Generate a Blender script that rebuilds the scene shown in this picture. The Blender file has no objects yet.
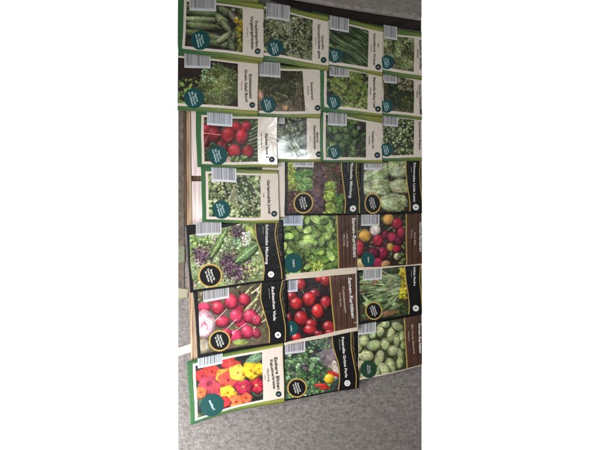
import bpy, bmesh, math, random
import numpy as np
from mathutils import Vector

# ------------------------------------------------------------------ camera, world, lights
scene = bpy.context.scene
H_CAM = 1.0
S = 0.0016                                   # metres per photograph pixel on the felt
cam_d = bpy.data.cameras.new("camera"); cam = bpy.data.objects.new("camera", cam_d)
scene.collection.objects.link(cam); scene.camera = cam
cam.location = (0, 0, H_CAM); cam.rotation_euler = (0, 0, 0)
cam_d.sensor_fit = 'HORIZONTAL'; cam_d.sensor_width = 36.0
cam_d.lens = 36.0 * H_CAM / (600 * S)
cam_d.clip_start = 0.01; cam_d.clip_end = 50

world = bpy.data.worlds.new("World"); scene.world = world; world.use_nodes = True
nt = world.node_tree; nt.nodes.clear()
wo = nt.nodes.new('ShaderNodeOutputWorld'); bg = nt.nodes.new('ShaderNodeBackground')
tc = nt.nodes.new('ShaderNodeTexCoord'); sx = nt.nodes.new('ShaderNodeSeparateXYZ')
rp = nt.nodes.new('ShaderNodeValToRGB'); mp = nt.nodes.new('ShaderNodeMapRange')
nt.links.new(tc.outputs['Generated'], sx.inputs[0])
nt.links.new(sx.outputs['Z'], mp.inputs['Value'])
mp.inputs['From Min'].default_value = -1; mp.inputs['From Max'].default_value = 1
nt.links.new(mp.outputs[0], rp.inputs[0])
# added plain white backdrop below the horizon (no floor there), dim room above
rp.color_ramp.elements[0].position = 0.40; rp.color_ramp.elements[0].color = (1, 1, 1, 1)
rp.color_ramp.elements[1].position = 0.52; rp.color_ramp.elements[1].color = (0.125, 0.12, 0.117, 1)
nt.links.new(rp.outputs[0], bg.inputs['Color']); bg.inputs['Strength'].default_value = 1.05
nt.links.new(bg.outputs[0], wo.inputs['Surface'])

def area(name, loc, target, size, power, col):
    l = bpy.data.lights.new(name, 'AREA'); l.shape = 'RECTANGLE'
    l.size, l.size_y = size; l.energy = power; l.color = col
    o = bpy.data.objects.new(name, l); scene.collection.objects.link(o); o.location = loc
    d = Vector(target) - Vector(loc); o.rotation_euler = d.to_track_quat('-Z', 'Y').to_euler()
    return o
wl = area("window_light", (-0.47, -0.52, 0.25), (-0.28, -0.37, 0), (0.20, 0.34), 2.5, (0.97, 0.975, 1.0)); wl.data.spread = math.radians(105)
area("room_light", (-0.9, -0.7, 1.9), (0, 0, 0), (0.7, 0.7), 3.9, (1.0, 0.965, 0.945))
area("ceiling_lamp", (-0.04, 0.41, 2.0), (0, 0, 0), (0.07, 0.07), 5.0, (0.90, 1.0, 1.0))
sl = area("side_window", (-0.52, -0.05, 0.32), (-0.10, -0.06, 0), (0.14, 0.24), 0.95, (0.99, 0.98, 1.0)); sl.data.spread = math.radians(110)

scene.view_settings.view_transform = 'Standard'; scene.view_settings.look = 'None'
scene.view_settings.exposure = 0.0; scene.view_settings.gamma = 1.0
scene.render.resolution_x, scene.render.resolution_y = 1024, 768

# ------------------------------------------------------------------ helpers
COL = scene.collection
def W(x, y, z=0.0):
    k = S * (H_CAM - z) / H_CAM
    return (np.asarray(x) - 300) * k, -(np.asarray(y) - 225) * k, np.asarray(z) + 0 * np.asarray(x)
XL = (178.3 - 300) * S; XR = (421.6 - 300) * S

def lin(c):
    c = np.clip(np.asarray(c, float) / 255.0, 0, 1)
    return np.where(c <= 0.04045, c / 12.92, ((c + 0.055) / 1.055) ** 2.4)

def link(name, me, parent=None):
    o = bpy.data.objects.new(name, me); COL.objects.link(o)
    if parent is not None: o.parent = parent
    return o

def clip_mesh(me, pad=1.0):
    co = np.empty(len(me.vertices) * 3); me.vertices.foreach_get('co', co); xs = co[0::3]
    if xs.size == 0: return False
    lo, hi = XL * pad, XR * pad
    if xs.max() < lo or xs.min() > hi: return False
    if xs.min() < lo or xs.max() > hi:
        bm = bmesh.new(); bm.from_mesh(me)
        for px, n in ((lo, (-1, 0, 0)), (hi, (1, 0, 0))):
            g = bm.verts[:] + bm.edges[:] + bm.faces[:]
            bmesh.ops.bisect_plane(bm, geom=g, plane_co=(px, 0, 0), plane_no=n, clear_outer=True)
        bm.to_mesh(me); bm.free()
    return len(me.polygons) > 0

def grid_mesh(name, X, Y, Z, col=None, skirt=0.0):
    nv, nu = X.shape
    wx, wy, wz = W(X, Y, Z)
    v = np.stack([wx, wy, Z], -1).reshape(-1, 3)
    idx = np.arange(nv * nu).reshape(nv, nu)
    f = np.stack([idx[:-1, :-1], idx[1:, :-1], idx[1:, 1:], idx[:-1, 1:]], -1).reshape(-1, 4)
    n = nv * nu
    if skirt > 0:
        low = v.copy(); low[:, 2] -= skirt
        v = np.vstack([v, low])
        fl = (f + n)[:, ::-1]
        ring = np.concatenate([idx[0, :-1], idx[:-1, -1], idx[-1, :0:-1], idx[:0:-1, 0]])
        r2 = np.roll(ring, -1)
        fs = np.stack([ring, r2, r2 + n, ring + n], -1)
        f = np.vstack([f, fl, fs])
    me = bpy.data.meshes.new(name)
    me.vertices.add(len(v)); me.vertices.foreach_set('co', v.ravel())
    me.loops.add(f.size); me.loops.foreach_set('vertex_index', f.ravel().astype(np.int32))
    me.polygons.add(len(f)); me.polygons.foreach_set('loop_start', np.arange(0, f.size, 4, dtype=np.int32))
    me.polygons.foreach_set('use_smooth', np.ones(len(f), bool))
    me.update(calc_edges=True); me.validate()
    if col is not None:
        c = np.ones((nv * nu, 4)); c[:, :3] = lin(col.reshape(-1, 3))
        if skirt > 0: c = np.vstack([c, c])
        at = me.color_attributes.new('print', 'FLOAT_COLOR', 'POINT')
        at.data.foreach_set('color', c.ravel())
    return me

def poly_mesh(name, pts, zf, col=None):
    me = bpy.data.meshes.new(name)
    return me

# ------------------------------------------------------------------ materials
def mat(name, rgb=(200, 200, 200), rough=0.5, spec=0.3, attr=False, bump=0.0, bscale=60, metal=0.0, coat=0.0):
    m = bpy.data.materials.new(name); m.use_nodes = True; t = m.node_tree; p = t.nodes['Principled BSDF']
    p.inputs['Roughness'].default_value = rough; p.inputs['Specular IOR Level'].default_value = spec
    p.inputs['Metallic'].default_value = metal; p.inputs['Coat Weight'].default_value = coat
    p.inputs['Coat Roughness'].default_value = 0.16
    r, g, b = lin(rgb); p.inputs['Base Color'].default_value = (r, g, b, 1)
    co = t.nodes.new('ShaderNodeTexCoord')
    if attr:
        a = t.nodes.new('ShaderNodeAttribute'); a.attribute_name = 'print'
        n = t.nodes.new('ShaderNodeTexNoise'); n.inputs['Scale'].default_value = 900; n.inputs['Detail'].default_value = 2
        t.links.new(co.outputs['Object'], n.inputs['Vector'])
        mr = t.nodes.new('ShaderNodeMapRange'); mr.inputs['To Min'].default_value = 0.86; mr.inputs['To Max'].default_value = 1.14
        t.links.new(n.outputs['Fac'], mr.inputs['Value'])
        mx = t.nodes.new('ShaderNodeVectorMath'); mx.operation = 'SCALE'
        t.links.new(a.outputs['Color'], mx.inputs[0]); t.links.new(mr.outputs[0], mx.inputs['Scale'])
        t.links.new(mx.outputs[0], p.inputs['Base Color'])
    if bump > 0:
        n1 = t.nodes.new('ShaderNodeTexNoise'); n1.inputs['Scale'].default_value = bscale
        n1.inputs['Detail'].default_value = 3; n1.inputs['Distortion'].default_value = 1.2
        t.links.new(co.outputs['Object'], n1.inputs['Vector'])
        b = t.nodes.new('ShaderNodeBump'); b.inputs['Strength'].default_value = bump; b.inputs['Distance'].default_value = 0.001
        t.links.new(n1.outputs['Fac'], b.inputs['Height']); t.links.new(b.outputs[0], p.inputs['Normal'])
        if coat > 0: t.links.new(b.outputs[0], p.inputs['Coat Normal'])
    return m

M_PRINT = mat('printed_film', rough=0.34, spec=0.32, attr=True, bump=0.7, bscale=55)
M_GLOSS = mat('glossy_printed_film', rough=0.18, spec=0.62, attr=True, bump=0.42, bscale=34)
M_CREAM = mat('cream_print', (226, 212, 198), 0.34, 0.32, bump=0.6, bscale=55)
M_CREAMG = mat('glossy_cream_print', (226, 212, 198), 0.19, 0.6, bump=0.40, bscale=34)
M_BLACK = mat('black_print', (16, 14, 17), 0.4, 0.25)
M_INK = mat('dark_ink', (44, 52, 46), 0.5, 0.2)
M_WHITEINK = mat('white_ink', (232, 228, 222), 0.5, 0.2)
M_PALEINK = mat('pale_ink', (205, 188, 172), 0.5, 0.2)
M_TEAL = mat('teal_print', (10, 70, 70), 0.4, 0.28)
M_DTEAL = mat('dark_teal_print', (18, 48, 52), 0.4, 0.28)
M_GOLD = mat('gold_print', (186, 156, 84), 0.38, 0.4)
M_TEALINK = mat('pale_teal_ink', (196, 224, 224), 0.5, 0.2)

def felt_mat(name, base, dark, lit, streak=1.3):
    m = bpy.data.materials.new(name); m.use_nodes = True; t = m.node_tree; p = t.nodes['Principled BSDF']
    p.inputs['Roughness'].default_value = 0.95; p.inputs['Specular IOR Level'].default_value = 0.1
    try:
        p.inputs['Sheen Weight'].default_value = 0.12; p.inputs['Sheen Roughness'].default_value = 0.6
    except Exception: pass
    co = t.nodes.new('ShaderNodeTexCoord'); mpn = t.nodes.new('ShaderNodeMapping')
    mpn.inputs['Scale'].default_value = (1.0, streak, 1.0); t.links.new(co.outputs['Object'], mpn.inputs['Vector'])
    def noise(sc, det=4, src=mpn):
        n = t.nodes.new('ShaderNodeTexNoise'); n.inputs['Scale'].default_value = sc; n.inputs['Detail'].default_value = det
        n.inputs['Roughness'].default_value = 0.75
        t.links.new((src.outputs[0] if src is mpn else co.outputs['Object']), n.inputs['Vector']); return n
    n1 = noise(150, 8); n2 = noise(420, 6); n3 = noise(70, 4, mpn)
    r1 = t.nodes.new('ShaderNodeValToRGB'); e = r1.color_ramp.elements
    e[0].position = 0.46; e[0].color = (*lin(dark), 1); e[1].position = 0.71; e[1].color = (*lin(lit), 1)
    k = e.new(0.575); k.color = (*lin(base), 1)
    mixn = t.nodes.new('ShaderNodeMath'); mixn.operation = 'MULTIPLY_ADD'; mixn.inputs[1].default_value = 0.5
    a2 = t.nodes.new('ShaderNodeMath'); a2.operation = 'MULTIPLY'; a2.inputs[1].default_value = 0.42
    t.links.new(n2.outputs['Fac'], a2.inputs[0])
    t.links.new(n1.outputs['Fac'], mixn.inputs[0]); t.links.new(a2.outputs[0], mixn.inputs[2])
    a3 = t.nodes.new('ShaderNodeMath'); a3.operation = 'MULTIPLY_ADD'; a3.inputs[1].default_value = 0.25
    t.links.new(n3.outputs['Fac'], a3.inputs[0]); t.links.new(mixn.outputs[0], a3.inputs[2])
    t.links.new(a3.outputs[0], r1.inputs[0]); t.links.new(r1.outputs[0], p.inputs['Base Color'])
    b = t.nodes.new('ShaderNodeBump'); b.inputs['Strength'].default_value = 0.4; b.inputs['Distance'].default_value = 0.0008
    t.links.new(mixn.outputs[0], b.inputs['Height']); t.links.new(b.outputs[0], p.inputs['Normal'])
    return m
M_FELT = felt_mat('grey_felt', (122, 116, 112), (82, 78, 75), (162, 154, 149))
M_FELT2 = felt_mat('grey_felt_back', (134, 128, 119), (104, 98, 91), (160, 153, 144), 1.6)
M_CREASESHADE = felt_mat('crease_shade_felt', (54, 47, 46), (40, 35, 34), (70, 62, 60))  # near-black colour stands in for the shade inside the crease

def wood_mat(name, a, b, rot=False):
    m = bpy.data.materials.new(name); m.use_nodes = True; t = m.node_tree; p = t.nodes['Principled BSDF']
    p.inputs['Roughness'].default_value = 0.6; p.inputs['Specular IOR Level'].default_value = 0.25
    co = t.nodes.new('ShaderNodeTexCoord'); mpn = t.nodes.new('ShaderNodeMapping')
    mpn.inputs['Scale'].default_value = (220, 9, 60); t.links.new(co.outputs['Object'], mpn.inputs['Vector'])
    n = t.nodes.new('ShaderNodeTexNoise'); n.inputs['Scale'].default_value = 1.6; n.inputs['Detail'].default_value = 5
    t.links.new(mpn.outputs[0], n.inputs['Vector'])
    r = t.nodes.new('ShaderNodeValToRGB'); e = r.color_ramp.elements
    e[0].position = 0.36; e[0].color = (*lin(a), 1); e[1].position = 0.64; e[1].color = (*lin(b), 1)
    t.links.new(n.outputs['Fac'], r.inputs[0]); t.links.new(r.outputs[0], p.inputs['Base Color'])
    bp = t.nodes.new('ShaderNodeBump'); bp.inputs['Strength'].default_value = 0.3; bp.inputs['Distance'].default_value = 0.0005
    t.links.new(n.outputs['Fac'], bp.inputs['Height']); t.links.new(bp.outputs[0], p.inputs['Normal'])
    return m
M_WOOD = wood_mat('bare_wood', (128, 104, 84), (196, 168, 136))
M_WOODD = wood_mat('brown_wood', (70, 50, 36), (110, 84, 62))
M_SLAT = wood_mat('whitewashed_wood', (205, 186, 180), (236, 222, 218))
M_PALE = mat('pale_sheet', (206, 200, 184), 0.6, 0.2)

# ------------------------------------------------------------------ the setting
def slab(name, pts, z0, z1, m, parent=None, bevel=0.0, clip=True, segs=4, sub=0):
    """closed prism: pts are photo pixels (traced at its top height z1), z0 bottom"""
    bm = bmesh.new()
    vs = []
    for (x, y) in pts:
        wx, wy, _ = W(x, y, z1); vs.append(bm.verts.new((float(wx), float(wy), z1)))
    f = bm.faces.new(vs)
    if f.normal.z < 0: f.normal_flip()
    bm.faces.ensure_lookup_table(); bm.normal_update()
    r = bmesh.ops.extrude_face_region(bm, geom=[f])
    for v in [g for g in r['geom'] if isinstance(g, bmesh.types.BMVert)]: v.co.z = z0
    bmesh.ops.recalc_face_normals(bm, faces=bm.faces)
    if bevel > 0:
        es = [e for e in bm.edges if abs(e.verts[0].co.z - z1) < 1e-7 and abs(e.verts[1].co.z - z1) < 1e-7]
        bmesh.ops.bevel(bm, geom=es, offset=bevel, segments=segs, profile=0.5, affect='EDGES')
    for fa in bm.faces: fa.smooth = bevel > 0
    me = bpy.data.meshes.new(name); bm.to_mesh(me); bm.free()
    if clip: clip_mesh(me, 1.0 - max(z1, 0))
    me.materials.append(m)
    return link(name, me, parent)

seat = slab('felt_surface', [(150, -70), (262, -3), (300, 9.2), (341, 18.6), (381, 25), (450, 34.5), (450, 530), (150, 530)], -0.06, 0.0, M_FELT, bevel=0.004)
seat['kind'] = 'structure'
seat['label'] = 'mottled grey felt seat under the seed packets'
gap = slab('felt_crease', [(140, -120), (460, -120), (460, 70), (140, 70)], -0.075, -0.061, M_CREASESHADE); gap['kind'] = 'structure'  # crease floor, darkened by the same painted shade
shade_strip = slab('crease_shade', [(150, -66), (262, -9), (300, -2), (341, 6), (381, 12), (450, 22), (450, 42), (381, 30), (341, 23), (300, 14), (262, 3), (150, -55)], -0.060, -0.003, M_CREASESHADE, bevel=0.002)  # added dark strip: shade of the gap under the backrest, put in as colour
shade_strip['kind'] = 'structure'
back = slab('felt_backrest', [(150, -120), (450, -120), (450, 22.5), (421, 18.2), (380, 12.0), (340, 5.6), (300, -1.4), (262, -8), (150, -40)], 0.004, 0.016, M_FELT2, bevel=0.004, segs=6)
back['kind'] = 'structure'; back['label'] = 'grey felt backrest edge above the dark crease'

def thing(name, label, cat, px, py, group=None):
    o = bpy.data.objects.new(name, None); COL.objects.link(o)
    o.empty_display_size = 0.01
    o['label'] = label; o['category'] = cat
    if group: o['group'] = group
    return o

tray = thing('slatted_board', 'slatted board with pale slats and bare wooden edge, left of the packets', 'board', 190, 230)
slab('edge_rail', [(186.2, 90), (190.2, 90), (192.2, 230), (198, 366), (191.4, 366), (188.4, 290), (187, 230)], 0.0002, 0.0042, M_WOOD, tray, bevel=0.0006)
slab('lower_rail', [(183.6, 90), (185.9, 90), (186.6, 226), (184.8, 226)], 0.0002, 0.0016, M_WOODD, tray, bevel=0.0004)
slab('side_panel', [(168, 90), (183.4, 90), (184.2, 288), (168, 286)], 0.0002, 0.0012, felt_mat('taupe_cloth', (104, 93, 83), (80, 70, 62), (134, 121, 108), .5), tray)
for a, b in ((90, 175.6), (181.2, 226)):
    slab('slat', [(190.6, a), (215, a), (215, b), (191.3, b)], 0.0012, 0.0034, M_SLAT, tray, bevel=0.0005)
slab('cross_bar', [(190.9, 175.8), (215, 175.8), (215, 181), (190.9, 181)], 0.0004, 0.0014, M_WOODD, tray)
scrap = slab('pale_strip', [(170, 351), (191.2, 343.4), (191.2, 352), (170, 358.5)], 0.0003, 0.0009, M_PALE)  # thin cream-white piece at the left edge
scrap['label'] = 'narrow pale strip lying on the felt left of the lower packets'; scrap['category'] = 'paper'
sc2 = slab('paper_scrap', [(170, 287), (188, 289.4), (187.4, 297), (170, 301)], 0.0014, 0.0020, mat('sage_paper', (160, 156, 130), 0.8, 0.2))
sc2['label'] = 'pale sage green paper scrap at the left edge beside the wooden rail'; sc2['category'] = 'paper'
sc3 = slab('cloth_tag', [(170, 248), (184.5, 245.5), (184.6, 262), (170, 264)], 0.0014, 0.0022, felt_mat('green_cloth', (120, 126, 104), (96, 100, 84), (142, 146, 122)))
sc3['label'] = 'small grey green cloth tag at the left edge beside the black salad packet'; sc3['category'] = 'cloth tag'

# ------------------------------------------------------------------ painter (printed pictures on the packets)
class Art:
    def __init__(s, X, Y, base, seed):
        s.X, s.Y = X, Y; s.c = np.zeros(X.shape + (3,)) + np.array(base, float); s.r = np.random.RandomState(seed)
    def mix(s, m, col, sl=None):
        col = np.asarray(col, float)
        if sl is None: s.c = s.c * (1 - m[..., None]) + col * m[..., None]
    def noise(s, scale, seed=0):
        r = np.random.RandomState(seed + 17); out = np.zeros(s.X.shape)
        for k in range(7):
            a = r.uniform(0, 6.28); f = scale * r.uniform(0.6, 1.7); ph = r.uniform(0, 6.28)
            out += np.sin((s.X * math.cos(a) + s.Y * math.sin(a)) * f + ph + 1.3 * np.sin((s.X * math.sin(a + 1) - s.Y * math.cos(a + 2)) * f * 0.7 + ph * 2))
        return out / 7
    def grain(s, amt, cell, chroma=0.0):
        h, w = s.X.shape; ch, cw = max(2, int((s.Y.max() - s.Y.min()) / cell) + 2), max(2, int((s.X.max() - s.X.min()) / cell) + 2)
        g = s.r.normal(size=(ch, cw, 3)) * chroma + s.r.normal(size=(ch, cw, 1))
        yy = np.linspace(0, ch - 1.001, h); xx = np.linspace(0, cw - 1.001, w); y0 = yy.astype(int); x0 = xx.astype(int)
        fy = (yy - y0)[:, None, None]; fx = (xx - x0)[None, :, None]
        fy = fy * fy * (3 - 2 * fy); fx = fx * fx * (3 - 2 * fx)
        f = g[y0][:, x0] * (1 - fy) * (1 - fx) + g[y0 + 1][:, x0] * fy * (1 - fx) + g[y0][:, x0 + 1] * (1 - fy) * fx + g[y0 + 1][:, x0 + 1] * fy * fx
        s.c = s.c * (1 + amt * f)
    def finish(s):
        s.grain(.07, .8, .25); s.grain(.07, 2.2, .3); s.grain(.09, 7, .3)
        s.c = np.clip(s.c, 0, 255); g = s.c.mean(-1, keepdims=True); s.c = g + (s.c - g) * .86; gr = np.clip((s.c[..., 1:2] - s.c[..., 0:1]) / 30, 0, 1); s.c = s.c * (1 + .10 * gr) + np.array([6, 0, 0]) * gr; s.c = 96 + (s.c - 96) * 1.08 + 3
    def tint(s, amount, scale, seed=0):
        s.c *= (1 + amount * s.noise(scale, seed))[..., None]
    def ell(s, cx, cy, rx, ry, ang, col, soft=0.35, shade=0.0, hl=0.0, edge=0.0, lx=-0.35, ly=-0.4, vein=None, lob=0.0, lp=0.0):
        R = max(rx, ry) + soft + 0.6
        dx = s.X - cx; dy = s.Y - cy
        sel = (np.abs(dx) < R) & (np.abs(dy) < R)
        if not sel.any(): return
        dx = dx[sel]; dy = dy[sel]; ca, sa = math.cos(ang), math.sin(ang)
        a = (dx * ca + dy * sa) / rx; b = (-dx * sa + dy * ca) / ry
        d = np.sqrt(a * a + b * b)
        if lob: d = d * (1 + lob * np.sin(np.arctan2(b, a) * 5 + lp))
        m = np.clip((1 - d) * min(rx, ry) / soft + 0.5, 0, 1)
        col = np.array(col, float)
        cc = np.ones((len(a), 1)) * col
        if shade:
            q = (a * ca - b * sa) * lx + (a * sa + b * ca) * ly
            cc = cc * (1 + shade * q - 0.45 * shade * d * d)[:, None]
        if edge: cc = cc * (1 - edge * np.clip(d, 0, 1) ** 4)[:, None]
        if vein is not None:
            w = np.exp(-(b * ry / 0.35) ** 2) * (d < 0.9); cc = cc * (1 - 0.5 * w[:, None]) + np.array(vein, float) * 0.5 * w[:, None]
        if hl:
            hx = (dx - lx * rx * 1.1) / (rx * 0.3); hy = (dy - ly * ry * 1.0) / (ry * 0.3)
            w = np.exp(-(hx * hx + hy * hy)) * hl; cc = cc * (1 - w[:, None]) + 245 * w[:, None]
        cur = s.c[sel]; s.c[sel] = cur * (1 - m[:, None]) + cc * m[:, None]
    def line(s, x0, y0, x1, y1, w, col, w1=None, bend=0.0, op=1.0):
        dx, dy = x1 - x0, y1 - y0; L = math.hypot(dx, dy) + 1e-6; ux, uy = dx / L, dy / L
        t = ((s.X - x0) * ux + (s.Y - y0) * uy) / L
        n = -(s.X - x0) * uy + (s.Y - y0) * ux - bend * np.sin(np.clip(t, 0, 1) * math.pi)
        ww = w + ((w1 if w1 is not None else w) - w) * np.clip(t, 0, 1)
        m = np.clip((ww / 2 - np.abs(n)) / 0.4 + 0.5, 0, 1) * (t > -0.01) * (t < 1.01) * op
        sh = 1 - 0.25 * np.clip(n / np.maximum(ww, .1), -0.6, 0.6)
        s.c = s.c * (1 - m[..., None]) + (np.array(col, float)[None, None] * sh[..., None]) * m[..., None]
    def leaves(s, n, box, size, cols, aspect=(0.4, 0.7), jit=18, vein=None, order=True, ang=None, shade=0.35):
        x0, y0, x1, y1 = box; r = s.r
        for i in range(n):
            k = i / max(n - 1, 1)
            ci = cols[min(int((k if order else r.rand()) * len(cols) * 0.85 + r.rand() * 0.8), len(cols) - 1)]
            c = np.array(ci, float) + r.uniform(-jit, jit) * np.array([0.8, 1, 0.5])
            L = r.uniform(*size)
            a = r.uniform(0, 6.28) if ang is None else ang + r.normal() * 0.3
            s.ell(r.uniform(x0, x1), r.uniform(y0, y1), L, L * r.uniform(*aspect), a, np.clip(c, 5, 250), shade=shade, edge=0.5, lob=.16 if L > 1.5 else 0, lp=i * 1.7,
                  vein=(None if vein is None else np.clip(c + vein, 0, 250)))
    def ruffle(s, cx, cy, R, col, dark=.45):
        r = s.r; col = np.array(col, float)
        s.ell(cx + .4, cy + .6, R * 1.05, R * .98, 0, col * dark, soft=1.2, lob=.08, lp=cx)
        n = int(14 + R * 7)
        for i in range(n):
            k = 1 - i / n; t = r.uniform(0, 6.28); d = R * (.15 + .75 * k) * r.uniform(.8, 1.1); w = R * r.uniform(.16, .32)
            c = np.clip(col * r.uniform(.72, 1.18) + r.uniform(-6, 10), 5, 250)
            s.ell(cx + d * math.cos(t), cy + d * math.sin(t), w * 1.5, w * .75, t + 1.57 + r.normal() * .35, c, shade=.35, edge=.4, lob=.1, lp=i, soft=.5)
            s.ell(cx + (d + w * .5) * math.cos(t), cy + (d + w * .5) * math.sin(t), w * 1.2, w * .2, t + 1.57 + r.normal() * .2, np.clip(c * 1.22, 0, 250), soft=.5)
    def sprig(s, cx, cy, L, an, col):
        r = s.r; col = np.array(col, float); ca, sa = math.cos(an), math.sin(an)
        s.line(cx - ca * L, cy - sa * L, cx + ca * L * .7, cy + sa * L * .7, .4, col * .8)
        for k in range(7):
            t = -.8 + k * .28; w = L * .34 * (1 - abs(t) * .3)
            for sg in (-1, 1):
                a2 = an + sg * .9; c = np.clip(col * r.uniform(.8, 1.2), 5, 250)
                s.ell(cx + ca * L * t + math.cos(a2) * w * .8, cy + sa * L * t + math.sin(a2) * w * .8, w, w * .42, a2, c, shade=.4, edge=.35, soft=.45, vein=np.clip(c * 1.15, 0, 250))
    def speck(s, n, box, size, cols, jit=12):
        s.leaves(n, box, size, cols, (0.6, 1.0), jit, order=False, shade=0.2)

G_D, G_M, G_L, G_Y = (34, 48, 26), (72, 96, 46), (118, 142, 74), (150, 166, 84)
def bbox(a): return (a.X.min(), a.Y.min(), a.X.max(), a.Y.max())

def art_cucumber(a):
    b = bbox(a); a.c[:] = (44, 46, 30)
    a.leaves(120, (232, 0, 246, 56), (1, 3), [(50, 66, 28), (84, 104, 46), (110, 120, 60)])
    a.leaves(50, (205, 0, 243, 12), (1, 3), [(40, 48, 26), (70, 84, 44)])
    bodies = [(196, 7, 19, 4.2, .05, (90, 104, 66)), (203, 13.5, 22, 3.2, .1, (84, 98, 62)), (202, 19.5, 21, 3.3, .06, (126, 140, 96)), (203, 26, 19, 3.9, .12, (110, 124, 80)),
              (196, 33, 15, 4, .1, (86, 98, 60)), (212, 37, 11, 4, .25, (118, 130, 92)), (215, 43, 16, 3.6, .2, (96, 108, 70)), (228, 13, 12, 4, .5, (106, 116, 78)), (223, 22, 10, 4.5, .75, (132, 144, 100)),
              (226, 27, 9, 3.5, .9, (120, 132, 88)), (229, 41, 10, 5, -.8, (116, 128, 90)), (224, 38, 9, 3.4, -.6, (142, 152, 112)), (232, 46, 8, 4, 1.2, (96, 108, 74)), (233, 18, 9, 3, 1.0, (128, 122, 96))]
    for (x, y, rx, ry, an, c) in bodies:
        a.ell(x, y + .8, rx, ry + .6, an, (28, 30, 20)); a.ell(x, y, rx, ry, an, c, shade=0.6, edge=.3)
        a.ell(x - 1, y - ry * .35, rx * .8, ry * .22, an, np.array(c) * 1.22, soft=1.2)
        c = tuple(np.array(c) * 1.06)
        for k in range(4): a.ell(x + a.r.uniform(-.8, .8) * rx, y + a.r.uniform(-.6, .6) * ry, .5, .35, 0, np.array(c) * 1.25, soft=.4)
    a.leaves(22, (236, 19, 242, 30), (1.2, 3), [(190, 150, 30), (212, 176, 40)], jit=12)
    a.leaves(16, (237, 30, 242, 52), (1, 3), [(120, 130, 40), (190, 160, 40), (150, 160, 60)], jit=12)
    a.ell(233, 10, 2, 1.5, 0, (150, 160, 130)); a.ell(236, 18, 1.2, .8, 0, (210, 210, 190))

def herb(cols, n=420, size=(0.9, 2.6), base=(30, 34, 20), asp=(0.4, 0.75), vein=None, under=None, extra=None):
    def f(a):
        b = bbox(a); a.c[:] = base
        a.leaves(n // 3, b, (size[0] * 1.4, size[1] * 1.5), [tuple(np.array(cols[0]) * .8), cols[0]], asp)
        if under: a.leaves(40, under[0], (1.5, 3.5), under[1], (.5, .9))
        a.leaves(int(n * .9), b, size, cols, asp, vein=vein); a.leaves(int(n * .9), b, (size[0] * .6, size[1] * .7), cols[1:], asp, order=False)
        rr = a.r
        for k in range(extra[1] if extra else 0):
            x, y = rr.uniform(b[0], b[2]), rr.uniform(b[1], b[3]); c = np.array(cols[rr.randint(1, len(cols))]) * rr.uniform(.8, 1.1)
            if extra[0] == 'ruffle': a.ruffle(x, y, rr.uniform(2.4, 4.2), c)
            else: a.sprig(x, y, rr.uniform(3, 5.5), rr.uniform(0, 6.28), c)
        a.tint(0.2, 0.22, int(b[0]))
    return f

def art_curly(a):
    b = bbox(a); a.c[:] = (44, 30, 26)
    a.speck(130, b, (.6, 1.6), [(58, 40, 32), (70, 46, 38), (34, 24, 20), (96, 80, 60)])
    a.leaves(90, (b[0], 78, 200, 106), (1.5, 4), [(60, 90, 44), (120, 150, 70)])
    cx, cy = 219, 86
    a.ell(cx, cy + 1, 20, 21, 0, (52, 76, 34))
    for i in range(1100):
        t = a.r.rand() ** 0.6; an = a.r.uniform(0, 6.28); rr = t * 20.5 * (1 + .08 * math.sin(an * 7))
        k = 1 - t * .42; c = np.array([(168, 178, 98), (130, 150, 68), (98, 122, 52), (190, 196, 130)][a.r.randint(4)]) * (k * a.r.uniform(.75, 1.15))
        a.ell(cx + rr * math.cos(an), cy + rr * math.sin(an), a.r.uniform(.8, 1.9), a.r.uniform(.45, .9), an + a.r.normal() * .8, np.clip(c, 0, 240), shade=.3)
    a.leaves(60, (200, 64, 214, 82), (.8, 2), [(96, 130, 84), (140, 170, 120)])

def art_bare(a):
    b = bbox(a); a.c[:] = (62, 54, 32)
    a.speck(260, b, (.8, 2.4), [(62, 62, 34), (80, 80, 44), (50, 46, 28), (94, 94, 54), (66, 76, 38)])
    for i in range(26): 
        x = a.r.uniform(*b[0::2]); y = a.r.uniform(78, 110); a.line(x, y, x + a.r.uniform(-9, 9), y + a.r.uniform(-12, 8), .6, (130, 120, 70) if i % 2 else (48, 54, 28), bend=a.r.uniform(-2, 2))
    a.leaves(160, (b[0], b[1], b[2], 96), (.7, 2), [(50, 56, 28), (74, 82, 38), (96, 98, 50)], (.3, .5))
    a.ell(259, 97, 4, 7, 0, (196, 142, 120), soft=3); a.ell(268, 108, 12, 3, .2, (178, 124, 96), soft=2.5); a.ell(287, 108, 9, 3.4, .3, (150, 116, 82), soft=4)
    for k in range(9): a.line(296 + k * .8, 82, 294 + k * .9, 111, .5, (140, 128, 88) if k % 2 else (50, 34, 24))
    a.line(276, 92, 287, 96, .6, (160, 132, 86)); a.line(286, 95, 292, 106, .6, (170, 140, 90))
    a.leaves(90, (258, 96, 303, 112), (.7, 1.8), [(70, 66, 36), (98, 90, 52), (130, 104, 70)], (.3, .6))

def art_chives(a):
    b = bbox(a); a.c[:] = (30, 46, 26)
    for i in range(130):
        x = a.r.uniform(b[0] - 30, b[2]); y = a.r.uniform(b[1] - 20, b[3])
        g = a.r.uniform(.5, 1.25); an = a.r.normal() * .1 + .55; L = a.r.uniform(25, 50)
        a.line(x, y, x + L * math.cos(an), y + L * math.sin(an), a.r.uniform(.5, 1.1), np.array((88, 116, 68)) * g, bend=a.r.uniform(-3, 3), op=.9)
    a.tint(.25, .2, 3)

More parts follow.
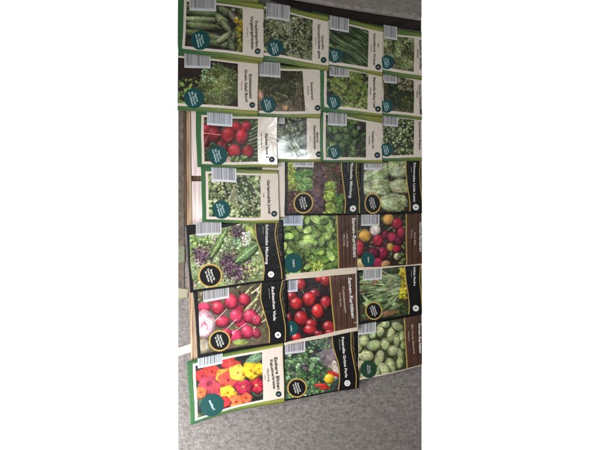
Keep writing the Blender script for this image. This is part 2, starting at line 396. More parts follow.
def art_basil(a):
    b = bbox(a); a.c[:] = (36, 36, 24)
    a.leaves(160, b, (1, 3), [(40, 50, 26), (60, 78, 36)])
    a.leaves(150, b, (2.6, 5.2), [(62, 88, 38), (88, 114, 50), (120, 142, 64), (146, 158, 80)], (.4, .65), vein=18); a.leaves(90, b, (1, 2.2), [(80, 104, 46), (130, 146, 72), (60, 80, 36)], (.4, .7), order=False)
    for k in range(26): a.sprig(a.r.uniform(b[0] + 3, b[2]), a.r.uniform(b[1], b[3]), a.r.uniform(3.4, 6), a.r.uniform(0, 6.28), [(96, 124, 50), (130, 150, 66), (112, 138, 56)][k % 3])
    a.leaves(30, (b[0], b[1], b[0] + 5, b[3]), (1, 3), [(60, 40, 30), (44, 50, 28)])

def art_bowl(a):
    b = bbox(a); a.c[:] = (150, 132, 104)
    a.ell(386, 96, 13, 22, .1, (186, 150, 110), shade=.4); a.ell(388, 97, 11, 20, .1, (70, 60, 40))
    a.ell(401, 92, 14, 18, 0, (44, 56, 36), soft=3)
    a.leaves(170, (387, 80, 410, 112), (.7, 2), [(44, 54, 34), (58, 70, 44), (76, 88, 52)], (.25, .5))
    a.leaves(90, (402, 96, 416, 114), (1, 2.4), [(92, 98, 44), (120, 118, 52), (74, 84, 36)])
    a.leaves(60, (398, 78, 416, 90), (.8, 2.4), [(150, 146, 104), (124, 124, 76), (172, 160, 124)])

def art_radish(a):
    b = bbox(a); a.c[:] = (62, 66, 44)
    a.leaves(110, b, (1.5, 4), [(44, 62, 36), (70, 94, 52), (100, 120, 70)])
    a.leaves(60, (b[0], 117, 214, 162), (1.5, 3.5), [(108, 24, 32), (82, 22, 28), (60, 90, 56)])
    for k in range(9): a.line(245, 132 + k * 3, 260, 124 + k * 4, .7, (190, 200, 160) if k % 3 == 0 else (112, 136, 84), bend=1)
    for (x, y, r1, r2, c) in [(214, 124, 8, 6, (120, 22, 32)), (207, 130, 6, 7, (140, 26, 36)), (222, 146, 6, 7, (120, 24, 34)), (205, 140, 5, 6, (122, 26, 36)),
                             (236, 126, 5, 5, (176, 34, 46)), (246, 126.5, 5, 5.5, (178, 34, 48)), (214, 134, 7, 7, (150, 30, 40)), (228.5, 134, 7, 8, (186, 36, 46)),
                             (242, 136, 6.3, 8.2, (186, 34, 50)), (234.5, 150, 6.6, 6.8, (180, 34, 44)), (248, 151, 5.5, 6.2, (172, 30, 40))]:
        a.ell(x + .5, y + .8, r1 + .5, r2 + .5, 0, (60, 14, 20)); a.ell(x, y, r1, r2, 0, c, shade=.4, edge=.3, hl=.22)
    a.line(204, 133, 221, 134.5, .8, (214, 140, 130)); a.line(204, 145, 208, 136, .6, (190, 120, 110)); a.ell(229, 160, 3, 4, 0, (200, 150, 160))
    a.leaves(14, (226, 156, 246, 161), (1, 3), [(70, 100, 52), (120, 150, 90)])

def art_cloverish(a):
    b = bbox(a); a.c[:] = (34, 44, 26)
    a.leaves(90, b, (2, 5), [(32, 46, 28), (52, 74, 40)])
    a.leaves(75, b, (3, 6), [(44, 74, 38), (66, 100, 52), (88, 122, 64)], (.6, .95), vein=16, shade=.5)
    a.leaves(14, (356, 122, 366, 157), (2, 4), [(70, 60, 52), (88, 80, 70), (54, 50, 40)]); a.ell(359, 128, 2, 2, 0, (170, 150, 150), soft=1)

def art_seedling(light):
    def f(a):
        b = bbox(a); a.c[:] = (48, 50, 34)
        a.leaves(330, b, (.9, 1.9), [(64, 84, 44), (100, 120, 66), (140, 156, 100), light], (.45, .8)); a.tint(.12, .3, 4)
    return f

def art_frost(a):
    b = bbox(a); a.c[:] = (44, 48, 34)
    a.leaves(260, b, (.8, 2.4), [(60, 74, 44), (96, 110, 70), (140, 150, 110)], (.4, .7))

def art_leafmix(a):   # lollo rows
    b = bbox(a); a.c[:] = (70, 38, 34)
    a.speck(200, b, (.8, 2), [(96, 52, 48), (60, 32, 34), (120, 74, 60), (84, 44, 40)])
    def bunch(x0, y0, x1, y1, cols, n, sz=(.9, 2.2)): a.leaves(n, (x0, y0, x1, y1), sz, cols, (.4, .8))
    bunch(286, 161, 297, 191, [(112, 128, 44), (146, 158, 60), (172, 180, 84)], 130)
    bunch(296, 170, 312, 190, [(56, 90, 44), (82, 120, 58), (122, 154, 86)], 170)
    a.leaves(260, (312, 166, 326, 212), (.8, 2.2), [(60, 36, 48), (92, 56, 62), (120, 84, 84), (148, 112, 104)], (.25, .5))
    bunch(325, 180, 336, 213, [(86, 108, 40), (122, 144, 56), (156, 174, 80)], 150)
    bunch(334, 194, 344, 213, [(50, 96, 34), (80, 130, 48)], 60)
    for (x, y, q, c) in [(290, 166, 4.5, (150, 164, 56)), (291, 175, 5, (164, 178, 66)), (290, 185, 4.6, (150, 166, 60)), (300, 176, 6, (84, 132, 56)), (307, 183, 5.6, (112, 158, 78)), (302, 187, 4.6, (98, 146, 66)), (309, 173, 4, (70, 116, 48)),
                         (318, 172, 5, (96, 60, 62)), (322, 182, 5, (84, 50, 58)), (317, 192, 5, (112, 74, 72)), (322, 202, 5.4, (92, 62, 70)), (315, 207, 4.4, (110, 78, 78)),
                         (330, 186, 5, (128, 156, 54)), (329, 196, 5.4, (148, 172, 62)), (331, 207, 5.4, (150, 176, 66)), (338, 200, 4.4, (76, 118, 46)), (339, 209, 4.4, (88, 130, 50))]: a.ruffle(x, y, q, c)
    a.leaves(80, (324, 161, 345, 180), (.8, 2.4), [(110, 60, 44), (140, 84, 62), (80, 96, 44)], (.3, .6))
    a.leaves(70, (286, 192, 312, 214), (.8, 2), [(120, 56, 44), (80, 44, 36), (150, 96, 80)], (.3, .6))

def art_chicory(a):
    b = bbox(a); a.c[:] = (52, 34, 26)
    a.leaves(40, b, (1, 3), [(60, 38, 28), (46, 60, 30)])
    def head(cx, cy, rx, ry, an, fan):
        ca, sa = math.cos(an), math.sin(an)
        a.ell(cx + .4, cy + .8, rx + .4, ry + .5, an, (66, 72, 42), soft=1.2); a.ell(cx, cy, rx, ry, an, (172, 182, 132), shade=.35, edge=.22, soft=.8, lob=.04)
        for k in range(46):
            q = a.r.uniform(-1, 1); x0, y0 = cx - ca * rx * .92, cy - sa * rx * .92; e = a.r.uniform(.45, .92) * math.sqrt(max(0, 1 - q * q * .6))
            x1 = cx + ca * rx * e - sa * ry * q * .86; y1 = cy + sa * rx * e + ca * ry * q * .86
            c = [(226, 226, 204), (140, 156, 96), (210, 212, 176), (162, 176, 116), (116, 138, 78)][k % 5]
            a.line(x0, y0, x1, y1, .35, c, a.r.uniform(.6, 1.5), bend=q * a.r.uniform(1, 3.4), op=.55)
        for k in range(44):
            q = a.r.uniform(-.95, .95); t = a.r.uniform(.35, .97) * math.sqrt(1 - q * q * .7)
            a.ell(cx + ca * rx * t - sa * ry * q * .9, cy + sa * rx * t + ca * ry * q * .9, a.r.uniform(1, 2.4), a.r.uniform(.4, .9), an + q * .9 + a.r.normal() * .3, [(112, 138, 70), (150, 168, 104), (190, 198, 150)][k % 3], shade=.3, soft=.8)
    head(376, 173, 15, 9, -.5, 1); head(377, 187, 16, 9, -.1, 1); head(398, 168, 10, 11, -.9, 1); head(400, 186, 11, 7, .05, 1)
    head(393, 202, 14, 9, .1, 1)

def art_saladmix(a):
    b = bbox(a); a.c[:] = (120, 138, 92)
    a.leaves(220, b, (1.4, 4), [(90, 118, 64), (140, 160, 104), (184, 200, 150)], (.35, .6))
    for k in range(22): a.ruffle(a.r.uniform(190, 262), a.r.uniform(222, 288), a.r.uniform(3, 5.5), [(140, 162, 96), (168, 188, 126), (112, 142, 74), (190, 200, 150)][k % 4], .6)
    a.leaves(60, (190, 235, 212, 250), (1.2, 3.5), [(70, 116, 48), (104, 150, 66), (150, 186, 100)], (.3, .5))
    a.leaves(36, (196, 226, 216, 248), (1, 2.6), [(190, 200, 160), (214, 216, 190)], (.3, .5))
    def purple(cx, cy, r, n): 
        for i in range(n):
            q = a.r.normal() * r * .5; w = a.r.normal() * r * .5
            c = [(58, 34, 52), (84, 52, 72), (110, 78, 96), (142, 112, 122), (50, 30, 40)][a.r.randint(5)]
            a.ell(cx + q, cy + w, a.r.uniform(.6, 1.6), a.r.uniform(.4, .8), a.r.uniform(0, 3), c, shade=.2)
    purple(201, 255, 10, 260); purple(236, 270, 14, 420); purple(228, 262, 11, 200); purple(238, 232, 8, 200); purple(190, 284, 5, 60)
    for (x0, y0, x1, y1, w, c) in [(211, 257, 226, 229, 7, (104, 140, 72)), (236, 262, 258, 244, 11, (92, 126, 76)), (246, 226, 256, 240, 9, (170, 178, 70))]:
        cx, cy = (x0 + x1) / 2, (y0 + y1) / 2; L = math.hypot(x1 - x0, y1 - y0) / 2; an = math.atan2(y1 - y0, x1 - x0)
        a.ell(cx, cy + .8, L + 1, w / 2 + .6, an, (46, 60, 36)); a.ell(cx, cy, L, w / 2, an, c, shade=.4, edge=.3)
        a.line(x0, y0, x1, y1, .7, (176, 196, 140))
        for k in range(7):
            t = (k + .8) / 8; mx, my = x0 + (x1 - x0) * t, y0 + (y1 - y0) * t
            for sg in (-1, 1): a.line(mx, my, mx + math.cos(an + sg * .9) * w * .42, my + math.sin(an + sg * .9) * w * .42, .35, (150, 180, 120), op=.6)
    a.leaves(40, (222, 238, 240, 250), (1, 3), [(96, 130, 84), (150, 176, 130)], (.4, .7))
    a.leaves(30, (242, 232, 250, 246), (1, 2.6), [(190, 206, 176), (220, 226, 204)], (.4, .7))
    a.leaves(40, (248, 262, 262, 280), (1, 3), [(120, 80, 90), (150, 166, 100), (180, 190, 120)], (.25, .5))

def art_asia(a):
    b = bbox(a); a.c[:] = (48, 58, 30)
    a.leaves(160, b, (1.5, 4), [(44, 60, 28), (64, 84, 38), (84, 104, 48)])
    r = a.r
    for rnd in range(2):
        pts = [(x + r.uniform(-3, 3), y + r.uniform(-3, 3)) for x in np.arange(282, 340, 8) for y in np.arange(214, 276, 7.5)]; r.shuffle(pts)
        for (x, y) in pts:
            c = np.array([(88, 122, 52), (104, 138, 62), (122, 154, 76), (74, 106, 44), (140, 168, 90)][r.randint(5)]) * r.uniform(.85, 1.1) * (.8 + .2 * rnd)
            L = r.uniform(3.4, 6.2); w = L * r.uniform(.42, .62); an = r.uniform(0, 6.28); ca, sa = math.cos(an), math.sin(an)
            a.ell(x + .5, y + .8, L + .5, w + .5, an, c * .42, soft=1.2)
            a.ell(x, y, L, w, an, c, shade=.2, edge=.12, soft=.6)
            for k in range(7):
                t = -.85 + k * .27; e = w * math.sqrt(max(.1, 1 - t * t))
                for sg in (-1, 1):
                    a.ell(x + ca * L * t - sa * sg * e * .85, y + sa * L * t + ca * sg * e * .85, 1.1, .7, an + sg * .8, c * r.uniform(.9, 1.15), soft=.5)
                    a.line(x + ca * L * t, y + sa * L * t, x + ca * L * (t + .2) - sa * sg * e * .8, y + sa * L * (t + .2) + ca * sg * e * .8, .3, np.clip(c * 1.22, 0, 250), op=.5)
            a.line(x - ca * L, y - sa * L, x + ca * L * .9, y + sa * L * .9, .5, np.clip(c * 1.3, 0, 250), .2, op=.8)
    a.ell(305, 245, 6.4, 5, .3, (156, 186, 108), shade=.4, lob=.1, vein=(186, 206, 140)); a.leaves(14, (312, 262, 322, 272), (2, 4), [(150, 176, 66), (172, 192, 76)], vein=20)

def art_beets(a):
    b = bbox(a); a.c[:] = (46, 34, 26)
    a.leaves(120, b, (1, 3.6), [(60, 40, 30), (96, 116, 60), (80, 60, 44), (130, 130, 80)], (.2, .5))
    for k in range(26):
        x, y = a.r.uniform(372, 396), a.r.uniform(228, 258); a.line(x, y, x + a.r.uniform(-9, 9), y + a.r.uniform(-7, 7), .8, [(150, 30, 60), (170, 160, 110), (90, 24, 44)][k % 3], bend=a.r.uniform(-2, 2))
    for (x, y, r1, r2, c) in [(388, 219, 5.8, 5.6, (206, 152, 66)), (365, 235.5, 6.3, 6.2, (214, 158, 58)), (375, 229.5, 5.6, 5.6, (222, 206, 196)), (397, 223.5, 5.6, 5.8, (178, 28, 56)), (401, 233, 4, 6, (176, 34, 66)),
                             (378, 240, 5.4, 5.6, (196, 30, 58)), (386, 234.5, 4.4, 4.4, (128, 20, 52)), (392, 237, 4.6, 5, (186, 34, 70)), (359, 247, 5, 8, (206, 44, 62)), (383, 252, 5.2, 6, (164, 24, 60)), (374, 252, 5.6, 5, (120, 18, 50)),
                             (390.5, 247, 3.6, 4.4, (208, 150, 66)), (397, 248.5, 4.2, 4.2, (180, 24, 48)), (378, 262, 5, 5, (192, 36, 80)), (397.5, 256.5, 3.6, 3.6, (226, 208, 180)), (361, 263, 5, 5, (220, 180, 110)), (386, 264, 5, 4, (200, 140, 90)), (399, 241, 4, 4, (116, 24, 52)), (369, 264, 4, 4, (190, 36, 74))]:
        a.ell(x + .5, y + .7, r1 + .4, r2 + .4, 0, (50, 14, 24)); a.ell(x, y, r1, r2, 0, c, shade=.42, edge=.3, hl=.2)
        for k in range(3): a.ell(x + a.r.uniform(-.4, .4) * r1, y + a.r.uniform(-.4, .4) * r2, 1.4, .4, a.r.uniform(0, 3), np.array(c) * .85, soft=.8)
    a.leaves(20, (398, 252, 405, 264), (.8, 2), [(96, 120, 60), (140, 150, 90)])

def art_radish2(a):
    b = bbox(a); a.c[:] = (96, 84, 64)
    a.leaves(110, (230, 278, 272, 330), (1, 3), [(70, 66, 44), (110, 104, 70), (60, 54, 40)], (.2, .4))
    for k in range(34):
        x0 = a.r.uniform(236, 262); y0 = a.r.uniform(280, 345); L = a.r.uniform(10, 24); an = a.r.normal() * .25 - .75
        a.line(x0, y0, x0 + L * math.cos(an), y0 + L * math.sin(an), a.r.uniform(.5, 1.4), [(186, 190, 140), (140, 150, 90), (212, 206, 170), (90, 104, 56)][k % 4], bend=a.r.uniform(-1.5, 1.5))
    a.leaves(40, (b[0], 284, 208, 306), (1, 3), [(120, 116, 84), (90, 100, 60), (150, 140, 110)])
    for (x, y, r1, r2, c) in [(204, 308, 7, 5, (196, 52, 84)), (215, 300, 6, 5, (170, 48, 66)), (223, 345, 7, 5, (200, 44, 84)), (239, 311, 5, 5, (176, 36, 60)), (241, 323, 6, 6, (170, 36, 66))]:
        a.ell(x, y, r1, r2, 0, c, shade=.4)
    for (x, y, r1, r2, c) in [(218, 308, 6.3, 6, (206, 46, 72)), (231, 301.5, 6.8, 7.2, (216, 54, 84)), (244, 299.5, 5.6, 6, (196, 46, 72)), (236, 316, 6.4, 7, (214, 56, 86)), (250, 316, 6.8, 7, (210, 54, 84)), (222, 321.5, 7, 5.6, (208, 50, 80)),
                             (235, 337, 7, 7, (210, 50, 90)), (247, 332, 6.2, 6.2, (206, 54, 88)), (256, 320, 4.6, 5.4, (206, 60, 90)), (226, 334, 5, 5.6, (190, 40, 74)), (256, 333, 4, 4.6, (200, 60, 84))]:
        a.ell(x + .4, y + .9, r1 + .5, r2 + .5, 0, (90, 22, 40)); a.ell(x, y, r1, r2, 0, c, shade=.35, edge=.25, hl=.3)
    a.line(214, 322, 226, 310, .7, (230, 190, 190)); a.line(226, 330, 236, 320, .7, (232, 180, 190)); a.line(232, 334, 246, 324, .6, (226, 170, 180))
    a.ell(204, 324, 11, 14, 0, (222, 170, 182), shade=.25, edge=.25); a.ell(203, 326, 9, 10, 0, (222, 184, 192), soft=2)
    for k in range(7): a.ell(203 + a.r.normal() * 2.5, 324 + a.r.normal() * 4, .5, 2.4, a.r.uniform(-1, 1), (196, 84, 110), soft=.6)
    a.ell(203, 346, 6, 7, 0, (150, 142, 118), soft=3); a.ell(240, 343, 8, 3, 0, (120, 140, 70))

def art_tomato(a):
    b = bbox(a); a.c[:] = (40, 26, 32)
    a.speck(120, b, (1, 3), [(54, 32, 40), (40, 30, 30), (70, 34, 40), (56, 50, 44)])
    for (x, y, r1, r2, c) in [(320, 278, 5, 4, (196, 40, 44)), (326, 280, 5.6, 5.6, (196, 34, 40)), (301, 284, 5, 6, (176, 46, 52)), (292, 296, 5, 5, (150, 30, 40)), (315, 293, 6, 4, (156, 36, 48)), (326, 301.5, 5.4, 6, (196, 40, 48)),
                             (309.5, 298.5, 6.6, 7.2, (214, 40, 46)), (296.5, 303, 6.4, 6, (210, 38, 44)), (317.8, 310.5, 6, 7.2, (216, 42, 46)), (301, 317.5, 6.8, 7, (206, 36, 42)), (311, 324, 6, 5.4, (190, 36, 44)), (310, 329, 7, 5, (190, 36, 42)), (328, 326, 6, 5.4, (196, 44, 46)),
                             (296, 337, 5, 4.4, (190, 36, 40)), (330, 332, 6, 3, (190, 40, 50)), (289, 318, 3, 6, (120, 26, 34)), (318, 333, 5, 3, (150, 30, 40))]:
        a.ell(x + .5, y + .9, r1 + .7, r2 + .6, 0, (44, 12, 18)); a.ell(x, y, r1, r2, 0, c, shade=.4, edge=.35, hl=.55)
    for (x, y) in [(325.5, 307), (314, 318), (304, 309), (303, 291)]:
        for k in range(5): a.line(x, y, x + 3 * math.cos(k * 1.26), y + 3 * math.sin(k * 1.26), .7, (150, 140, 120) if k % 2 else (50, 66, 40), .2)

def art_rocket(a):
    b = bbox(a); a.c[:] = (58, 62, 38)
    a.leaves(120, b, (1.5, 4), [(46, 66, 34), (64, 86, 44), (86, 60, 44)], (.4, .8))
    a.ell(371, 283, 15, 3.4, -.6, (124, 66, 52), soft=2); a.ell(370, 284, 14, 1.2, -.6, (150, 100, 84), soft=1)
    a.leaves(60, (372, 304, 405, 318), (1.5, 4), [(52, 80, 36), (80, 108, 48), (60, 90, 44)]); a.ell(388, 313, 9, 2.6, -.2, (150, 100, 72), soft=2)
    for k in range(42):
        x0, y0 = 400 + a.r.normal() * 2, 287 + a.r.normal() * 5; an = math.pi + a.r.normal() * .42 + .05; L = a.r.uniform(14, 42)
        c = [(110, 134, 84), (150, 168, 122), (82, 106, 60), (128, 150, 98)][k % 4]
        a.line(x0, y0, x0 + L * math.cos(an), y0 - L * math.sin(an) * .8, a.r.uniform(.8, 2.0), c, .5, bend=a.r.uniform(-3, 3))
    for k in range(30):
        x, y = a.r.uniform(362, 396), a.r.uniform(274, 308); a.ell(x, y, a.r.uniform(5, 10), a.r.uniform(1.3, 2.3), a.r.normal() * .45, [(110, 136, 82), (92, 118, 68), (134, 154, 104)][k % 3], shade=.4, vein=(170, 186, 140))
    a.leaves(36, (400, 269, 406, 276), (1, 2.4), [(176, 160, 20), (216, 200, 30), (236, 222, 60)], (.6, 1), jit=10)
    a.leaves(50, (402, 275, 407, 299), (1, 2.4), [(176, 160, 20), (216, 200, 30), (236, 222, 60)], (.6, 1), jit=10)
    a.leaves(24, (399, 291, 406, 298), (1, 2.2), [(196, 180, 20), (230, 216, 50)], (.6, 1), jit=10)

def art_flowers(a):
    b = bbox(a); a.c[:] = (36, 44, 42)
    a.leaves(46, b, (3, 7), [(34, 52, 50), (52, 78, 58), (64, 92, 60)], (.5, .8), vein=20)
    a.ell(254, 360, 10, 5, -.6, (96, 132, 100), shade=.3, vein=(170, 190, 150)); a.ell(244, 399, 7, 5, .6, (72, 104, 70), shade=.3); a.ell(257, 393, 6, 5, .3, (58, 84, 62))
    def flower(cx, cy, r, c, ctr, ph=0.0):
        c = np.array(c, float)
        a.ell(cx + .6, cy + .9, r * 1.06, r * 1.0, ph, c * .42, soft=1.4, lob=.1)
        a.ell(cx, cy, r * 1.02, r * .96, ph, c, shade=.25, edge=.12, soft=.8, lob=.11)
        for k in range(5):
            t = k * 1.2566 + ph + .3
            a.ell(cx + r * .52 * math.cos(t), cy + r * .52 * math.sin(t), r * .40, r * .34, t, np.clip(c * a.r.uniform(1.0, 1.12), 0, 252), soft=1.6)
            u = t + .63
            a.line(cx + r * .3 * math.cos(u), cy + r * .3 * math.sin(u), cx + r * .95 * math.cos(u), cy + r * .95 * math.sin(u), .5, c * .66, .9, op=.55)
            a.line(cx, cy, cx + r * .5 * math.cos(t), cy + r * .5 * math.sin(t), .5, ctr, .15, op=.6)
        a.ell(cx, cy, r * .15, r * .15, 0, np.array(ctr) * .9, soft=.8)
    O, R, Yl, P = (226, 92, 50), (206, 46, 48), (250, 196, 44), (190, 44, 74)
    O = (234, 110, 52)
    for args in [(203, 376, 7, R, (140, 20, 30), .3), (212, 372, 8, (212, 60, 50), (150, 30, 30), .1), (208, 385, 9, (196, 56, 78), (150, 30, 60), .7), (200, 393, 6, O, (180, 50, 30), 0), (219, 391, 9, (208, 60, 74), (160, 40, 60), .2),
                 (229, 363, 7.5, R, (150, 26, 40), .4), (234, 368, 8, (220, 66, 62), (160, 36, 40), .9), (224, 377, 8, (244, 150, 52), (200, 90, 30), .5), (228, 381, 9, (222, 72, 60), (170, 40, 40), .1), (256, 386, 8, (190, 34, 56), (240, 190, 90), .5),
                 (243, 388, 8.5, (186, 36, 68), (236, 170, 100), 0), (238, 373.5, 8.6, (252, 206, 70), (214, 120, 40), .2), (251, 371, 8.6, (248, 190, 34), (206, 120, 20), .6), (259, 369, 6, (248, 184, 30), (200, 110, 20), .2),
                 (227.5, 394.5, 7.8, (250, 190, 40), (206, 120, 20), .3), (236, 404.5, 7.8, O, (170, 50, 40), .6), (246, 400, 5.5, (228, 96, 56), (150, 30, 30), 0), (224, 404, 6, R, (150, 30, 40), .4)]:
        flower(*args)

def art_parsley(a):
    b = bbox(a); a.c[:] = (48, 62, 56)
    a.leaves(80, b, (2, 5), [(44, 58, 52), (60, 80, 66), (84, 74, 80)], (.5, .8))
    a.ell(328, 353, 10, 14, .2, (120, 104, 110), soft=3); a.ell(333, 372, 6, 9, 0, (190, 170, 160), soft=3); a.ell(334, 364, 2.5, 3.2, 0, (214, 206, 190), soft=1)
    for k in range(26): a.sprig(a.r.uniform(286, 320), a.r.uniform(344, 396), a.r.uniform(3.5, 6.5), a.r.uniform(0, 6.28), [(66, 104, 68), (92, 132, 88), (120, 156, 112)][k % 3])
    a.leaves(150, (284, 340, 324, 402), (1.1, 3), [(44, 74, 52), (64, 104, 66), (92, 136, 88), (132, 168, 122)], (.45, .8), vein=14)
    a.leaves(90, (300, 370, 330, 394), (1.3, 3.2), [(40, 84, 46), (60, 110, 60), (84, 136, 76)], (.45, .8), vein=14)
    a.leaves(50, (312, 336, 330, 350), (1.4, 3.2), [(60, 90, 72), (96, 126, 100)], (.5, .8))
    a.ell(333, 374, 7, 2, .4, (186, 44, 40), shade=.3); a.ell(321, 386, 7, 2, .1, (206, 44, 36), shade=.4, hl=.3); a.ell(325, 389, 6, 1.3, -.1, (180, 30, 30), shade=.4)
    a.ell(329.2, 379.7, 5.2, 5, -.5, (120, 90, 10)); a.ell(329, 379, 5, 4.8, -.5, (244, 196, 34), shade=.4, edge=.15, hl=.35)

def art_melon(a):
    b = bbox(a); a.c[:] = (62, 68, 40)
    a.leaves(90, b, (1.5, 4), [(70, 82, 44), (96, 110, 60), (50, 56, 34)], (.5, .9))
    spec = [(380, 330, 3.8, 6, .1), (391, 334, 3.6, 7.5, .2), (385, 323.5, 4, 3.6, 0), (397, 326, 5.6, 3.6, .5), (363.5, 341, 5.2, 5.4, .3), (374, 345, 6.8, 4.8, -.3), (385.5, 343.5, 3.9, 5.6, 0), (396.5, 340, 2.8, 5.6, -.1), (366, 355.5, 7.4, 5, .1),
            (379.5, 357.5, 4.2, 7.4, .3), (393, 350, 5, 4.6, -.6), (400.5, 353.5, 3, 5.5, -.2), (400, 362, 3.2, 5, .1), (391, 365, 4.4, 7.5, -.3), (384.5, 369, 5, 7, -.7), (376, 372, 4, 5, .1), (359, 348, 3, 4, 0), (362, 365, 5, 4, .2), (372.5, 334.5, 3, 4, .3), (402, 336, 2.5, 5, 0), (366, 376, 5, 4, 0), (403, 345, 2, 4, 0)]
    for (x, y, r1, r2, an) in spec:
        r1 *= 1.1; r2 *= 1.1; a.ell(x + .5, y + .9, r1 + .5, r2 + .5, an, (52, 60, 30)); c = np.array((204, 208, 152)) * a.r.uniform(.92, 1.06); a.ell(x, y, r1, r2, an, c, shade=.45, edge=.3, hl=.2)
        long_x = r1 >= r2; A = an if long_x else an + math.pi / 2; L = max(r1, r2); w = min(r1, r2); ca, sa = math.cos(A), math.sin(A)
        for k in range(-2, 3):
            q = k / 2.6 * w
            a.line(x - ca * L * .8 - sa * q * .3, y - sa * L * .8 + ca * q * .3, x + ca * L * .8 - sa * q * .3, y + sa * L * .8 + ca * q * .3, .45, (112, 138, 70), bend=q * .75, op=.6)
            for j in range(3): 
                t = a.r.uniform(-.7, .7) * L; a.ell(x + ca * t - sa * q * .9, y + sa * t + ca * q * .9, .8, .35, A + .4, (100, 128, 60), soft=.5)

# ------------------------------------------------------------------ packets
def inv_bilinear(q, X, Y):
    q = np.array(q, float); u = np.full(X.shape, .5); v = np.full(X.shape, .5)
    for _ in range(8):
        Px = (1 - u) * (1 - v) * q[0, 0] + u * (1 - v) * q[1, 0] + u * v * q[2, 0] + (1 - u) * v * q[3, 0] - X
        Py = (1 - u) * (1 - v) * q[0, 1] + u * (1 - v) * q[1, 1] + u * v * q[2, 1] + (1 - u) * v * q[3, 1] - Y
        ux = (1 - v) * (q[1, 0] - q[0, 0]) + v * (q[2, 0] - q[3, 0]); uy = (1 - v) * (q[1, 1] - q[0, 1]) + v * (q[2, 1] - q[3, 1])
        vx = (1 - u) * (q[3, 0] - q[0, 0]) + u * (q[2, 0] - q[1, 0]); vy = (1 - u) * (q[3, 1] - q[0, 1]) + u * (q[2, 1] - q[1, 1])
        det = ux * vy - uy * vx
        u = u - (Px * vy - Py * vx) / det; v = v - (ux * Py - uy * Px) / det
    return u, v

def ruled(left, right, nu, nv):
    """left/right: polylines [(x,y)..] top to bottom, resampled smoothly"""
    def rs(pl):
        pl = np.array(pl, float)
        if len(pl) == 2: t = np.array([0, 1.])
        else:
            d = np.r_[0, np.cumsum(np.hypot(*np.diff(pl, axis=0).T))]; t = d / d[-1]
        tt = np.linspace(0, 1, nv + 1)
        if len(pl) < 4: return np.interp(tt, t, pl[:, 0]), np.interp(tt, t, pl[:, 1])
        out = []
        for c in (0, 1):   # catmull-rom like smoothing by dense average
            f = np.interp(np.linspace(-.12, 1.12, 400), t, pl[:, c])
            ext = np.linspace(-.12, 1.12, 400)
            lo = ext < 0; hi = ext > 1
            f[lo] = pl[0, c] + (pl[1, c] - pl[0, c]) / (t[1] - t[0]) * ext[lo]
            f[hi] = pl[-1, c] + (pl[-1, c] - pl[-2, c]) / (t[-1] - t[-2]) * (ext[hi] - 1)
            k = np.ones(45) / 45; fp = np.pad(f, 22, mode='edge'); f = np.convolve(fp, k, 'valid'); out.append(np.interp(tt, ext, f))
        return out[0], out[1]
    lx, ly = rs(left); rx, ry = rs(right)
    u = np.linspace(0, 1, nu + 1)[None]
    return lx[:, None] * (1 - u) + rx[:, None] * u, ly[:, None] * (1 - u) + ry[:, None] * u

